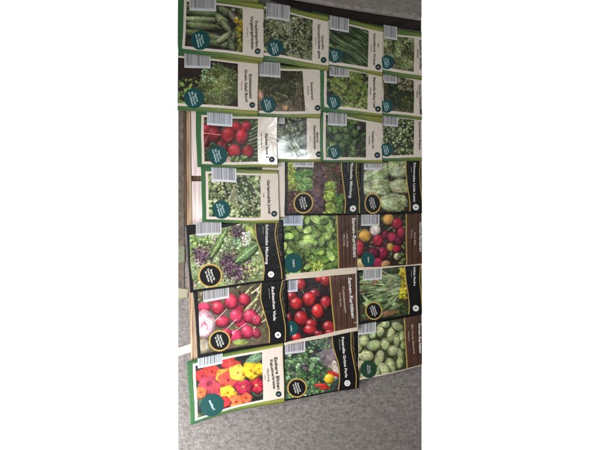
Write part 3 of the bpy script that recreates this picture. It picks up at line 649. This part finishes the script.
class Packet:
    def __init__(s, quad, off, seed, label, group, lift=(0, 0, 0, 0), crinkle=0.35):
        s.q = quad; s.off = off; s.r = np.random.RandomState(seed); s.lift = lift; s.crinkle = crinkle
        s.ph = s.r.uniform(0, 6.28, 12); s.bow = {23: -3.0, 24: -1.2, 25: .8, 13: .6, 20: -.8}.get(seed, 0)
        cx = sum(p[0] for p in quad) / 4; cy = sum(p[1] for p in quad) / 4
        s.root = thing('seed_packet', label, 'seed packet', cx, cy, group)
    def warp(s, X, Y):
        u, v = inv_bilinear(s.q, X, Y); p = s.ph
        dy = .38 * np.sin(4.2 * u + p[0]) + .16 * np.sin(11 * u + p[1]) + s.bow * 4 * u * (1 - u) * np.clip(v, 0, 1) ** 2
        dx = .32 * np.sin(3.6 * v + p[2]) + .12 * np.sin(9 * v + p[3])
        return X + dx, Y + dy
    def z(s, X, Y):
        u, v = inv_bilinear(s.q, X, Y); uu, vv = np.clip(u, 0, 1), np.clip(v, 0, 1)
        env = (4 * uu * (1 - uu)) * (4 * vv * (1 - vv)) ** .8
        p = s.ph
        wr = sum(np.sin((3 + 2.3 * k) * (u * math.cos(p[k]) + .7 * v * math.sin(p[k])) + p[k + 5]) for k in range(5)) / 5
        wr2 = sum(np.sin((14 + 5 * k) * (u * math.cos(p[k + 3]) + .7 * v * math.sin(p[k + 3])) + p[k]) for k in range(4)) / 4
        l = s.lift
        cr = l[0] * np.clip(1 - (uu + vv) * 2, 0, 1) ** 2 + l[1] * np.clip(1 - ((1 - uu) + vv) * 2, 0, 1) ** 2 + l[2] * np.clip(1 - (2 - uu - vv) * 2, 0, 1) ** 2 + l[3] * np.clip(1 - (uu + 1 - vv) * 2, 0, 1) ** 2
        return (4.8 + 3.4 * vv + s.off * 1.0 - .15 * uu + env * (.9 + s.crinkle * wr * 1.5 + s.crinkle * .3 * wr2) + cr) * 1e-3
    def add(s, name, X, Y, col, m, dz, parent=None, skirt=0):
        Zz = s.z(X, Y) + dz * 1e-3; X, Y = s.warp(X, Y); me = grid_mesh(name, X, Y, Zz, col, skirt)
        if not clip_mesh(me, .9945): return None
        me.materials.append(m); return link(name, me, parent or s.root)
    def patch(s, name, left, right, res, paint, m, dz, parent=None, skirt=0, seed=1):
        L = max(abs(right[0][0] - left[0][0]), abs(right[-1][0] - left[-1][0])); Hh = max(abs(left[-1][1] - left[0][1]), abs(right[-1][1] - right[0][1]))
        nu, nv = max(2, int(L * res)), max(2, int(Hh * res))
        X, Y = ruled(left, right, nu, nv)
        col = None
        if paint is not None:
            if callable(paint):
                a = Art(X, Y, (0, 0, 0), seed); paint(a)
                if name == 'photo': a.finish()
                col = np.clip(a.c, 0, 255)
            else: col = np.zeros(X.shape + (3,)) + np.array(paint, float)
        return s.add(name, X, Y, col, m, dz, parent, skirt)
    def disc(s, name, cx, cy, rx, ry, m, dz, parent=None, r0=0.0, wob=0.0):
        t = np.linspace(0, 2 * math.pi, 49); rr = np.linspace(r0, 1, 5)
        w = 1 + wob * np.sin(t * 9) 
        X = cx + rx * rr[:, None] * np.cos(t)[None] * w; Y = cy - ry * rr[:, None] * np.sin(t)[None] * w
        Zz = s.z(X, Y) + dz * 1e-3; X, Y = s.warp(X, Y); me = grid_mesh(name, X, Y, Zz)
        bm = bmesh.new(); bm.from_mesh(me); bmesh.ops.remove_doubles(bm, verts=bm.verts, dist=1e-7); bm.to_mesh(me); bm.free()
        if not clip_mesh(me, .9945): return None
        me.polygons.foreach_set('use_smooth', np.ones(len(me.polygons), bool))
        me.materials.append(m); return link(name, me, parent or s.root)
    def text(s, name, body, p0, p1, size, m, dz, parent=None, bold=0.02, center=False):
        """letters run from p0 to p1 (photo px); cap height = size px, letter tops towards +x"""
        cu = bpy.data.curves.new(name, 'FONT'); cu.body = body; cu.size = 1.0; cu.offset = bold; cu.resolution_u = 3
        if body.count('\n'): cu.align_x = 'CENTER'; cu.space_line = 0.95
        tmp = bpy.data.objects.new(name, cu); COL.objects.link(tmp)
        bpy.context.view_layer.update()
        me = bpy.data.meshes.new_from_object(tmp.evaluated_get(bpy.context.evaluated_depsgraph_get()))
        bpy.data.objects.remove(tmp); bpy.data.curves.remove(cu)
        n = len(me.vertices)
        if n == 0: return None
        co = np.empty(n * 3); me.vertices.foreach_get('co', co); co = co.reshape(-1, 3)
        tx, ty = co[:, 0], co[:, 1]; x0, x1 = tx.min(), tx.max()
        d = np.array(p1, float) - np.array(p0, float); L = np.hypot(*d); d /= L
        nrm = np.array([d[1], -d[0]])
        k = L / (x1 - x0); k = min(k, 1.3 * size / 0.7) if not (center and '\n' in body) else k
        a = (tx - x0) * k + (L - (x1 - x0) * k) / 2
        b = ty * size / 0.7 if not center else (ty - (ty.min() + ty.max()) / 2) * size / 0.7
        X = p0[0] + d[0] * a + nrm[0] * b; Y = p0[1] + d[1] * a + nrm[1] * b
        Z = s.z(X, Y) + dz * 1e-3; X, Y = s.warp(X, Y); wx, wy, wz = W(X, Y, Z)
        me.vertices.foreach_set('co', np.stack([wx, wy, Z], -1).ravel()); me.update()
        me.name = name
        if not clip_mesh(me, .9945): return None
        me.materials.clear(); me.materials.append(m); return link(name, me, parent or s.root)
    def barcode(s, x0, y0, x1, y1, dy=0.0, tint=(200, 198, 200), cut=None):
        rr = s.r
        w = x1 - x0; n = int(w * 5)
        pat = np.zeros(n + 1); i = 4
        while i < n - 6:
            b = rr.randint(1, 4); g = rr.randint(1, 5); pat[i:i + b] = 1; i += b + g
        X, Y = ruled([(x0, y0), (x0, y1)], [(x1, y0 + dy), (x1, y1 + dy)], n, 10)
        c = np.zeros(X.shape + (3,)) + np.array(tint, float)
        c = c * (1 - (.5 + .14 * rr.rand()) * pat[None, :, None])
        c[-2:, :, :] = np.array(tint) * 1.05; c[:, :3, :] = np.array(tint) * 1.05; c[:, -6:, :] = np.array(tint) * 1.05
        return s.add('barcode', X, Y, c, M_PRINT, .30)

def green_packet(quad, photo, panel, off, seed, label, art, lines, bc, badge, num, lead=True, gloss=False, lift=(0, 0, 0, 0), crinkle=.35, badge_txt=None, cream=None):
    """photo: (TL,TR,BR,BL); panel right x positions (top,bottom); lines: title lines (text,(x0,y0),(x1,y1),size)"""
    P = Packet(quad, off, seed, label, 'seed packets laid out on the felt', lift, crinkle)
    q = quad; r0 = np.random.RandomState(seed)
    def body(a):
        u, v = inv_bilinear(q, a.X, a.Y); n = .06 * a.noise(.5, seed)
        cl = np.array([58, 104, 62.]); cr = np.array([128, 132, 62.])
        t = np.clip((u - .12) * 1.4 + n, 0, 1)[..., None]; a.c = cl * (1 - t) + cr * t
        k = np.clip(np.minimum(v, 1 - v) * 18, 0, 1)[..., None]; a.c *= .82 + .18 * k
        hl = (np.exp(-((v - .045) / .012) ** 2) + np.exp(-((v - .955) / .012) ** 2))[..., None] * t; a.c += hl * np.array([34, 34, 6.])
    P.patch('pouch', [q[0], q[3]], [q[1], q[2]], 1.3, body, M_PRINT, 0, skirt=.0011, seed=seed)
    m_in = M_CREAMG if gloss else M_CREAM
    # cream inner sheet: around the photo, reaching the right end
    pt, pr, pb, pl = photo; e = cream or 2.6
    sT = (pr[1] - pt[1]) / (pr[0] - pt[0]); sB = (pb[1] - pl[1]) / (pb[0] - pl[0])
    P.patch('inner_panel', [(pt[0] - e, pt[1] - e * .8), (pl[0] - e, pl[1] + e)], [(panel[0], pr[1] - e * .8 + sT * (panel[0] - pr[0])), (panel[1], pb[1] + e + sB * (panel[1] - pb[0]))], 1.0, None, m_in, .09)
    P.patch('photo', [pt, pl], [pr, pb], 2.5, art, M_GLOSS if gloss == 2 else M_PRINT, .18, seed=seed)
    for i, (t, a, b, sz) in enumerate(lines):
        P.text('title' if i < 2 else 'subtitle', t, a, b, sz * 1.12, M_INK, .42, bold=.022 if i < 2 else .0)
    if bc: P.barcode(*bc)
    if badge:
        x, y, r, tx = badge
        b = P.disc('badge', x, y, r, r * 1.02, M_TEAL, .34)
        if b and tx: P.text('badge_text', tx, (x - r * .22, y - r * (.68 if '\n' in tx else .45)), (x + r * .16, y + r * (.68 if '\n' in tx else .45)), r * .2 if '\n' in tx else r * .22, M_TEALINK, .46, b, .02, True)
    if num:
        x, y, d = num; b = P.disc('number_disc', x, y, 2.9, 2.9, M_DTEAL, .34)
        if b: P.text('digit', d, (x, y - 1.0), (x, y + 1.0), 2.2, M_WHITEINK, .44, b, .0, True)
    return P

TXT = 'Saatgut\nfür Garten\nund Balkon'
def black_packet(quad, off, seed, label, art, photo_left, wave, wave2, lines, bc, badge, num, lift=(0, 0, 0, 0), crinkle=.35, txt='Saatgut für\nfrische Küche\nim Garten'):
    P = Packet(quad, off, seed, label, 'seed packets laid out on the felt', lift, crinkle)
    q = quad
    P.patch('pouch', [q[0], q[3]], [q[1], q[2]], 1.0, (17, 15, 18), M_PRINT, 0, skirt=.0011)
    P.patch('photo', photo_left, wave, 2.5, art, M_PRINT, .12, seed=seed)
    sh = lambda pl, d: [(x + d, y) for x, y in pl]
    P.patch('gold_line', sh(wave, -.25), sh(wave, .75), 2.5, None, M_GOLD, .2)
    if wave2:
        P.patch('gold_line', sh(wave2, -.1), sh(wave2, .75), 2.5, None, M_GOLD, .2)
        def orn(a):
            a.c[:] = (17, 15, 18)
            ys = a.Y.min(); ye = ys + (a.Y.max() - ys) * .62
            for k in range(26):
                y = ys + (ye - ys) * k / 26; j = int(np.argmin(np.abs(a.Y[:, 0] - y))); xx = a.X[j, :].mean()
                a.ell(xx + a.r.uniform(-.7, .7), y, a.r.uniform(.5, 1.1), a.r.uniform(.3, .7), a.r.uniform(0, 3), (112, 96, 60), soft=.5)
        P.patch('ornament_band', sh(wave2, 1.0), sh(wave2, 3.6), 2.2, orn, M_PRINT, .14, seed=seed)
    for i, (t, a, b, sz) in enumerate(lines): P.text('title' if i < 1 else 'subtitle', t, a, b, sz, M_WHITEINK if i < 1 else M_PALEINK, .28, bold=.024 if i < 1 else 0)
    if bc: P.barcode(*bc)
    if badge:
        x, y, rx, ry = badge
        b = P.disc('badge', x, y, rx, ry, M_BLACK, .34)
        P.disc('gold_ring', x, y, rx * 1.06, ry * 1.06, M_GOLD, .38, b, r0=.86)
        r = min(rx, ry); P.text('badge_text', txt, (x - r * .22, y - ry * .62), (x + r * .2, y + ry * .62), r * .18, M_WHITEINK, .46, b, .02, True)
    if num:
        x, y, d = num; b = P.disc('number_disc', x, y, 3.1, 3.1, M_WHITEINK, .34)
        if b: P.text('digit', d, (x, y - 1.2), (x, y + 1.2), 2.4, M_INK, .44, b, .01, True)
    return P

def rarity_packet(quad, off, seed, label, art, photo, wood, lines, bc, badge, lift=(0, 0, 0, 0), crinkle=.35, num=None, badge_mat=None):
    P = Packet(quad, off, seed, label, 'seed packets laid out on the felt', lift, crinkle)
    q = quad
    P.patch('pouch', [q[0], q[3]], [q[1], q[2]], 1.0, (214, 200, 180), M_PRINT, 0, skirt=.0011)
    def planks(a):
        a.c[:] = (84, 56, 44); a.c *= (1 + .22 * np.sin(a.X * 3.1 + .6 * np.sin(a.Y * .12)) + .16 * np.sin(a.X * 7.3 + a.Y * .06))[..., None]
        x0, x1 = a.X.min(), a.X.max(); a.tint(.18, .25, 3)
        for k in range(1, 5): a.line(x0 + (x1 - x0) * k / 5, a.Y.min(), x0 + (x1 - x0) * k / 5 + .8, a.Y.max(), .6, (40, 26, 20))
    P.patch('wood_panel', [wood[0], wood[3]], [wood[1], wood[2]], 2.0, planks, M_PRINT, .1, seed=seed)
    P.patch('photo', [photo[0], photo[3]], [photo[1], photo[2]], 2.5, art, M_PRINT, .18, seed=seed)
    P.patch('gold_line', [(photo[1][0] - .2, photo[1][1]), (photo[2][0] - .2, photo[2][1])], [(photo[1][0] + .9, photo[1][1]), (photo[2][0] + .9, photo[2][1])], 1.5, None, M_PALEINK if False else M_GOLD, .24)
    for i, (t, a, b, sz) in enumerate(lines): P.text('title' if i < 2 else 'subtitle', t, a, b, sz, M_WHITEINK if i == 0 else M_PALEINK, .28, bold=.024 if i == 0 else .008)
    if bc: P.barcode(*bc)
    if badge:
        x, y, r, tx = badge; b = P.disc('badge', x, y, r, r * 1.05, badge_mat or M_TEAL, .34)
        if b and tx: P.text('badge_text', tx, (x, y - r * .5), (x + r * .12, y + r * .55), r * (.17 if '\n' in tx else .3), M_WHITEINK, .44, b, .0, True)
    if num:
        x, y, d = num; P.text('digit', d, (x, y - 1), (x, y + 1), 2.2, M_PALEINK, .34)
    return P

hb = herb
# ---- top sliver of a packet above
green_packet([(140, -62), (257, -50), (258.5, 3.2), (140, -9)], [(150, -50), (225, -42), (225, -6), (150, -14)], (252, 258), 1.2, 90,
             'seed packet showing only its lower rim at the very top, above the cucumbers', hb([G_D, G_M, G_L], 60), [], None, None, None)
# ---- row 1
green_packet([(172, -9), (263.5, 3.6), (263.5, 62.5), (178.6, 52.5)], [(186.5, 1.6), (242.5, 8.7), (242.5, 52.5), (184.8, 46)], (263.5, 263.5), 3, 1,
             'green bordered seed packet with a picture of striped cucumbers, top left', art_cucumber,
             [('Vorgebirgstrauben', (250.3, 16), (251, 49), 2.5), ('Traubengurken', (254.6, 20.3), (255.4, 47), 2.5), ('Gurkensamen', (246.3, 27), (246.6, 37), 1.0)],
             (189.3, -8, 216, 10.5, 1.5), (200.3, 40.2, 9.6, TXT), (257.5, 51, '3'))
green_packet([(248, 0), (328.8, 16), (328.8, 71), (248, 58)], [(263.5, 8), (313, 20), (312.2, 60.5), (263.5, 52.5)], (328.6, 328.6), 2, 2,
             'green bordered herb seed packet right of the cucumber packet, below the dark crease', hb([(84, 94, 56), (118, 128, 80), (146, 154, 108), (168, 174, 134)], 380, (.8, 2.2), base=(48, 50, 34), extra=('sprig', 46)),
             [('Gartenkräuter glatt', (318.2, 23), (318.2, 60), 2.1), ('Petersilie', (321.6, 36), (322, 49.5), 1.8), ('aromatisch', (315.2, 35), (315.4, 47.5), .9)],
             (266.8, 2.8, 290, 18.5, 3.6), (275.3, 48.4, 8.3, TXT), (323.6, 60, '1'))
green_packet([(312, 11), (383.2, 27.3), (383.2, 76), (312, 62)], [(329.2, 22), (368.6, 30.4), (368.2, 67), (329.2, 61.5)], (382.8, 382.8), 1, 3,
             'green bordered seed packet with a picture of long thin chive blades', art_chives,
             [('Schnittlauch Grüner', (373.3, 32.5), (373.8, 66), 1.9), ('fein', (377.6, 40), (377.8, 50), 1.2), ('mehrjährig', (370.6, 42), (370.8, 54), .9)],
             (329.8, 15.5, 348.8, 29.5, 3.6), (335.8, 55.8, 7.2, TXT), (378.6, 66.6, '2'))
green_packet([(368, 23), (446, 37.2), (446, 84), (368, 71)], [(383.4, 34), (414, 38), (413.6, 71.6), (383.4, 66.5)], (430, 430), 0, 4,
             'green bordered seed packet with pale round herb leaves at the top right corner', hb([(76, 92, 50), (108, 124, 66), (134, 148, 90), (156, 166, 110)], 200, (1.3, 2.9), asp=(.6, .9), extra=('ruffle', 16)),
             [('Basilikum Großes', (419, 40), (419.6, 70), 2.0), ('Grünes', (416.4, 45), (416.8, 62), 1.4)],
             (384, 24.6, 397.2, 38, 1.8), (387, 62, 6.8, TXT), None)
# ---- row 2
green_packet([(160, 50), (258.3, 60.6), (258.3, 116), (160, 108.5)], [(164, 55.5), (237.4, 64), (238.2, 107), (164, 101.5)], (257.8, 257.8), 2.6, 5,
             'green bordered seed packet with a round curly oak leaf lettuce on brown soil', art_curly,
             [('Green Salad Bowl', (244, 70), (245.6, 102.3), 2.4), ('Eichblattsalat', (248.6, 74.6), (249.8, 99), 2.4), ('Pflücksalat', (241, 81), (241.3, 91.5), 1.0)],
             (184, 52, 210, 67.4, 1.4), (194.4, 98, 10, TXT), (252.4, 105.3, '1'))
green_packet([(246, 60.5), (320.6, 68.6), (320.6, 118.4), (246, 116)], [(257.8, 69), (302.6, 71), (304.8, 111.2), (257.8, 110.6)], (320.2, 320.2), .8, 6,
             'green bordered seed packet with a dark brownish picture of sparse creeping herb', art_bare,
             [('Bohnenkraut', (310.6, 82.5), (311.2, 100), 1.9), ('aromatisch', (307.5, 85.5), (307.7, 95.5), 1.0)],
             (256.6, 61.2, 280.4, 76.2, 1.2), (268, 104.6, 8, TXT), (317.2, 108, '5'))
green_packet([(320.6, 61.5), (382.7, 73.2), (382.7, 117), (320.6, 110.5)], [(326.8, 66.5), (368.4, 74.4), (367.6, 109.6), (327, 104)], (382.2, 382.2), 1.6, 7,
             'green bordered seed packet with bright broad leaves, below the chives', art_basil,
             [('Blattsalat Baby Leaf', (373.4, 76), (373.8, 110), 1.9), ('mehrmals', (370.2, 84), (370.4, 98), .9)],
             (329.6, 66.4, 349.2, 75.4, 1.5), (334.4, 101.6, 7.2, TXT), (378.2, 109.3, '4'))
green_packet([(370, 69.5), (446, 80), (446, 122), (370, 114)], [(383.2, 73), (414, 80.2), (413.4, 112.8), (383.2, 110)], (430, 430), .7, 8,
             'green bordered seed packet with dark thyme in a clay bowl at the right edge', art_bowl,
             [('Thymian Deutscher', (418.6, 84), (419.2, 110), 2.0), ('Winter', (416.2, 88), (416.4, 100), 1.2)],
             (384, 71, 397.2, 82.4, 1.2), (386.6, 106.2, 6.4, TXT), (422.4, 111.5, '2'))
# ---- row 3
green_packet([(195.6, 109), (277.6, 115.5), (277.9, 167.8), (197.3, 167)], [(204, 117), (258, 119), (257.8, 161.8), (204.4, 161.4)], (277.2, 277.2), 2.6, 9,
             'green bordered seed packet with dark red round radishes', art_radish,
             [('Radies Saxa 2', (265.4, 134), (266.4, 158.4), 2.4), ('Treib- und Freiland', (261.2, 132), (261.6, 148), .9)],
             (207.2, 112, 232.4, 124.8, 1.4, (214, 218, 226)), (217.6, 155, 9.6, TXT), (271.8, 159.6, '6'), crinkle=.5, gloss=True, lift=(0, 1.5, 0, 0))
green_packet([(246, 112), (320.6, 112.6), (320.6, 161.8), (246, 161.6)], [(277.4, 116.4), (307, 117), (306.8, 156.2), (277.4, 156)], (320.2, 320.2), .8, 10,
             'green bordered herb packet whose picture catches a white glare, right of the dark red radishes', art_frost,
             [('Gewürzkräuter', (313.6, 119), (314, 156), 1.9), ('Majoran', (316.6, 131), (317, 144), 1.5), ('einjährig', (310, 130), (310.3, 147), .9)],
             (277.6, 113.6, 285, 123.4, .4), None, (318.6, 154.2, '2'), crinkle=.5, gloss=2)
green_packet([(320.6, 107.6), (382.7, 117.4), (382.7, 164), (320.6, 161.6)], [(326, 114), (366.2, 122.6), (366.2, 157.6), (326, 156.8)], (382.2, 382.2), 1.6, 11,
             'green bordered seed packet with dark rounded leaves, above the black lettuce packet', art_cloverish,
             [('Feldsalat Vit', (372, 122), (372.6, 159), 1.7), ('Ackersalat', (369, 134), (369.2, 147), 1.0)],
             (328.2, 111.6, 347, 124.6, 1.6), (334.8, 151.8, 6.8, TXT), (377.4, 155.6, '2'))
green_packet([(370, 111.5), (446, 119.6), (446, 161.6), (370, 160.6)], [(383, 116), (414, 120.2), (413.8, 155), (383, 155)], (430, 430), .7, 12,
             'green bordered seed packet densely filled with tiny pale seedlings at the right edge', art_seedling((170, 182, 132)),
             [('Gartenkresse Einfache', (418.6, 122), (419.2, 150), 1.8)],
             (384, 113.6, 397.8, 125.2, 1.2), (387, 149.4, 6.6, TXT), None)
# ---- row 4
green_packet([(201, 166), (278.4, 170.4), (279, 222.8), (201.8, 222.2)], [(208.2, 173.6), (260.6, 175.2), (260.2, 217), (208.6, 216.6)], (278.1, 278.7), 2.6, 13,
             'green bordered seed packet full of pale green herb leaves, below the dark red radishes', hb([(78, 96, 60), (118, 140, 84), (156, 176, 112), (192, 204, 152)], 260, (1.0, 2.4), base=(50, 58, 44), asp=(.5, .85), extra=('sprig', 34)),
             [('Gartenmelde Juwel', (267, 180), (267.8, 213.5), 2.5), ('frisch', (263, 188), (263.3, 202), .9)],
             (211.6, 167.4, 236.4, 181.6, .8, (214, 214, 222)), (221, 209.6, 9, TXT), (273.8, 213.6, '5'))
green_packet([(222, 158), (285.2, 160), (285.2, 217.4), (222, 216)], [(226, 163), (262, 163), (262, 212), (226, 212)], (285, 285), .6, 14,
             'mostly hidden cream seed packet, a strip between pale herb and black lettuce packets', hb([G_D, G_M, G_L], 40), [], None, None, None, cream=4.4)
black_packet([(284.6, 154), (360.6, 155), (360.6, 214.6), (284.6, 215.6)], 1.4, 15, 'black seed packet with red and lime green lettuces growing in rows', art_leafmix,
             [(287.6, 156), (287.8, 213.2)], [(340.8, 156), (341.2, 170), (343.6, 190), (345.4, 202), (344.8, 213.2)], [(356.2, 156), (355.4, 172), (357.4, 188), (359.2, 202), (359.4, 213.2)],
             [('Pflücksalat Mischung', (350.6, 161), (349.2, 198), 2.6), ('bunte Sorten', (347.8, 162), (347.6, 172), .9)],
             (293, 155, 313.4, 167, .4), (303.4, 203, 9.4, 10), (353.2, 208.6, '4'))
black_packet([(360.4, 154), (436, 155), (436, 213.6), (360.4, 214.2)], .7, 16, 'black seed packet with four pale green chicory heads', art_chicory,
             [(364, 156), (364, 211.8)], [(405.8, 156), (406, 172), (408, 190), (409.6, 202), (409.4, 211.8)], [(420.4, 156), (419.6, 172), (420.6, 190), (421.8, 202), (421.8, 211.8)],
             [('Römersalat Little Leon', (413.8, 163), (413.4, 202.6), 2.3), ('knackig', (411.4, 164), (411.4, 176), .9)],
             (364.2, 156, 382, 169.4, .4), (372.6, 203.2, 7.8, 9.9), (415.6, 207.7, '4'))
# ---- row 5
black_packet([(185, 225), (282.4, 220), (285.4, 280), (190, 292.6)], 2.8, 17, 'black seed packet with mixed green and purple salad leaves, at the left edge', art_saladmix,
             [(189, 235), (190.4, 264), (194, 289.6)], [(254, 221), (255.8, 240), (262.6, 256), (264.4, 268), (263, 281)], [(276, 221), (274, 234), (277.6, 252), (281, 268), (282, 279)],
             [('Schnittsalat Mischung', (265.2, 224.8), (266, 264.6), 2.7), ('Blattsalate', (262, 225), (262.6, 237), 1.0)],
             (195.6, 222.8, 221, 235.6, -1.4), (210.4, 275.6, 11.5, 11.3), (271.2, 274.6, '1'), lift=(.8, 0, 0, 1.2))
rarity_packet([(279, 212), (357.1, 212.2), (357.1, 272.8), (282, 281)], 1.4, 18, 'seed packet filled with fresh green leaves, brown board panel on its right', art_asia,
              [(282, 213), (336.6, 213), (338, 268.4), (284.6, 275.2)], [(337, 213), (356.6, 213), (356.6, 266.6), (338.4, 268.4)],
              [('Samen-Raritäten', (352.2, 215), (353, 259), 3.2), ('Asia Salat', (346.2, 230), (346.6, 250), 1.9), ('Mischung', (343.2, 233), (343.6, 247), 1.6)],
              (282.4, 214, 302.6, 226.2, -.2, (186, 194, 210)), (292.7, 263.6, 9.4, 'neu'))
rarity_packet([(351, 211), (437, 211), (437, 264), (351, 270.6)], .7, 19, 'seed packet of mixed red, yellow and white beets, brown board panel on its right', art_beets,
              [(357.2, 213), (405.4, 213), (406.6, 265.4), (357.4, 267)], [(405.8, 213), (436, 213), (436, 262), (407, 265.4)],
              [('Samen-Raritäten', (419.2, 216), (419.8, 258), 2.4), ('Bunte Bete', (414.2, 230), (414.6, 248), 1.5), ('Mischung', (411.2, 224), (411.4, 244), 1.2)],
              (361, 214, 379, 225.4, -.2), (368.2, 259, 6.9, 'neu'))
# ---- row 6
black_packet([(193.2, 290), (287.4, 276), (286.4, 342), (197.6, 358.8)], 2.6, 20, 'black seed packet with bright pink radishes and one pale pink radish', art_radish2,
             [(197.8, 288), (198.6, 320), (200.4, 354.6)], [(261.6, 278), (260, 299), (265, 317), (269, 330), (268.8, 343)], [(282.6, 279), (279.2, 295), (282.4, 312), (285, 327), (284.6, 341)],
             [('Radieschen Viola', (271.4, 285), (273.4, 322), 2.7), ('Sommerernte', (268.4, 286), (269.2, 300), 1.0)],
             (203.4, 288.6, 229, 302.6, -4.4), (219.4, 341.4, 10.2, 10.2), (277.7, 334.8, '8'))
rarity_packet([(282, 281), (357.2, 271.6), (358.2, 331), (284, 345)], 1.4, 21, 'cream edged seed packet with glossy red cocktail tomatoes on dark ground', art_tomato,
              [(286.4, 280.4), (329.6, 274.6), (333.8, 331.6), (286.4, 341.6)], [(330.2, 274.5), (355.6, 271.8), (356.4, 327.6), (334.4, 331.4)],
              [('Samen-Raritäten', (348.2, 276.5), (351.4, 320), 3.3), ('Cocktailtomaten', (342.2, 284), (345, 316), 2.1), ('Rote Murmel', (339.2, 289), (340.6, 311), 1.4)],
              (287, 280.4, 297.8, 292, -.8, (196, 202, 212)), (290.6, 328, 7, 'neu'), num=(353.6, 323, '7'))
black_packet([(356, 271.2), (438, 261.6), (439.4, 312), (357.6, 324.4)], .8, 22, 'black seed packet with narrow rocket leaves and yellow flowers', art_rocket,
             [(359.2, 272), (360.6, 321)], [(404.4, 265.6), (405.6, 280), (408.6, 296), (409.4, 306), (408.4, 314.6)], [(420.4, 264), (419.2, 278), (421.4, 296), (422, 310)],
             [('Wilde Rauke', (413.2, 267), (414, 286.4), 2.1), ('mehrjährig', (411, 268), (411.3, 280), .8)],
             (363.2, 269, 382, 280.6, -1.6), (374, 310.6, 8, 8.6), (415.9, 308.8, '6'))
# ---- row 7
green_packet([(187.2, 361.6), (283.6, 341.2), (284.6, 402.6), (190, 425.6)], [(195.6, 366), (262.2, 352), (262.8, 401), (197.4, 419)], (282.8, 283.8), 2.6, 23,
             'green bordered seed packet with orange, red and yellow nasturtium flowers, bottom left', art_flowers,
             [('Essbare Blüten', (274.4, 357.4), (276.8, 390), 2.8), ('Kapuzinerkresse', (270.2, 359.6), (272.8, 389.4), 2.5), ('Mischung', (266.6, 369), (267.8, 382), 1.9), ('einjährig', (264, 371), (264.8, 384), .8)],
             (198, 356.8, 222.6, 368.6, -4.6, (206, 212, 218)), (212, 406.6, 11.8, 'essbar!'), (278.2, 394.4, '3'), lift=(.5, 0, 0, .6))
black_packet([(279, 345), (357.6, 330), (358.8, 388.4), (281, 402.4)], 1.4, 24, 'black seed packet with parsley leaves, a lemon and red chillies', art_parsley,
             [(284, 344), (285.2, 399.6)], [(331.4, 334.6), (332.4, 346), (338, 364), (339.4, 378), (338.4, 391)], [(350.4, 332), (350.6, 348), (353.4, 364), (355.8, 376), (355.8, 388.4)],
             [('Petersilie Grüne Perle', (341.2, 337), (345, 378), 2.6), ('Küchenkräuter', (338.4, 337.6), (339.8, 352), 1.0)],
             (284.8, 341.8, 305, 354.6, -3.2, (196, 190, 198)), (296.9, 388.2, 9.4, 9.4), (347.3, 383.6, '11'))
rarity_packet([(352, 328.6), (438, 312), (440, 360.4), (352, 382)], .7, 25, 'seed packet of small striped green mini melons, bottom right', art_melon,
              [(358.2, 326), (403.6, 317.6), (407.2, 367.6), (359.4, 378)], [(404, 317.4), (436, 312.6), (438, 360), (407.6, 367.4)],
              [('Samen-Raritäten', (418, 318), (419.8, 358), 2.4), ('Mini-Gurke Melothria', (410.6, 321), (414, 357), 1.8), ('Naschgurke', (407.6, 326), (409.4, 346), 1.1)],
              (358.4, 324, 375.6, 335.4, -2.6), (368.8, 369, 8.2, 'Rarität\nNaschen'), badge_mat=mat('dark_green_print', (30, 62, 44), .4, .28))
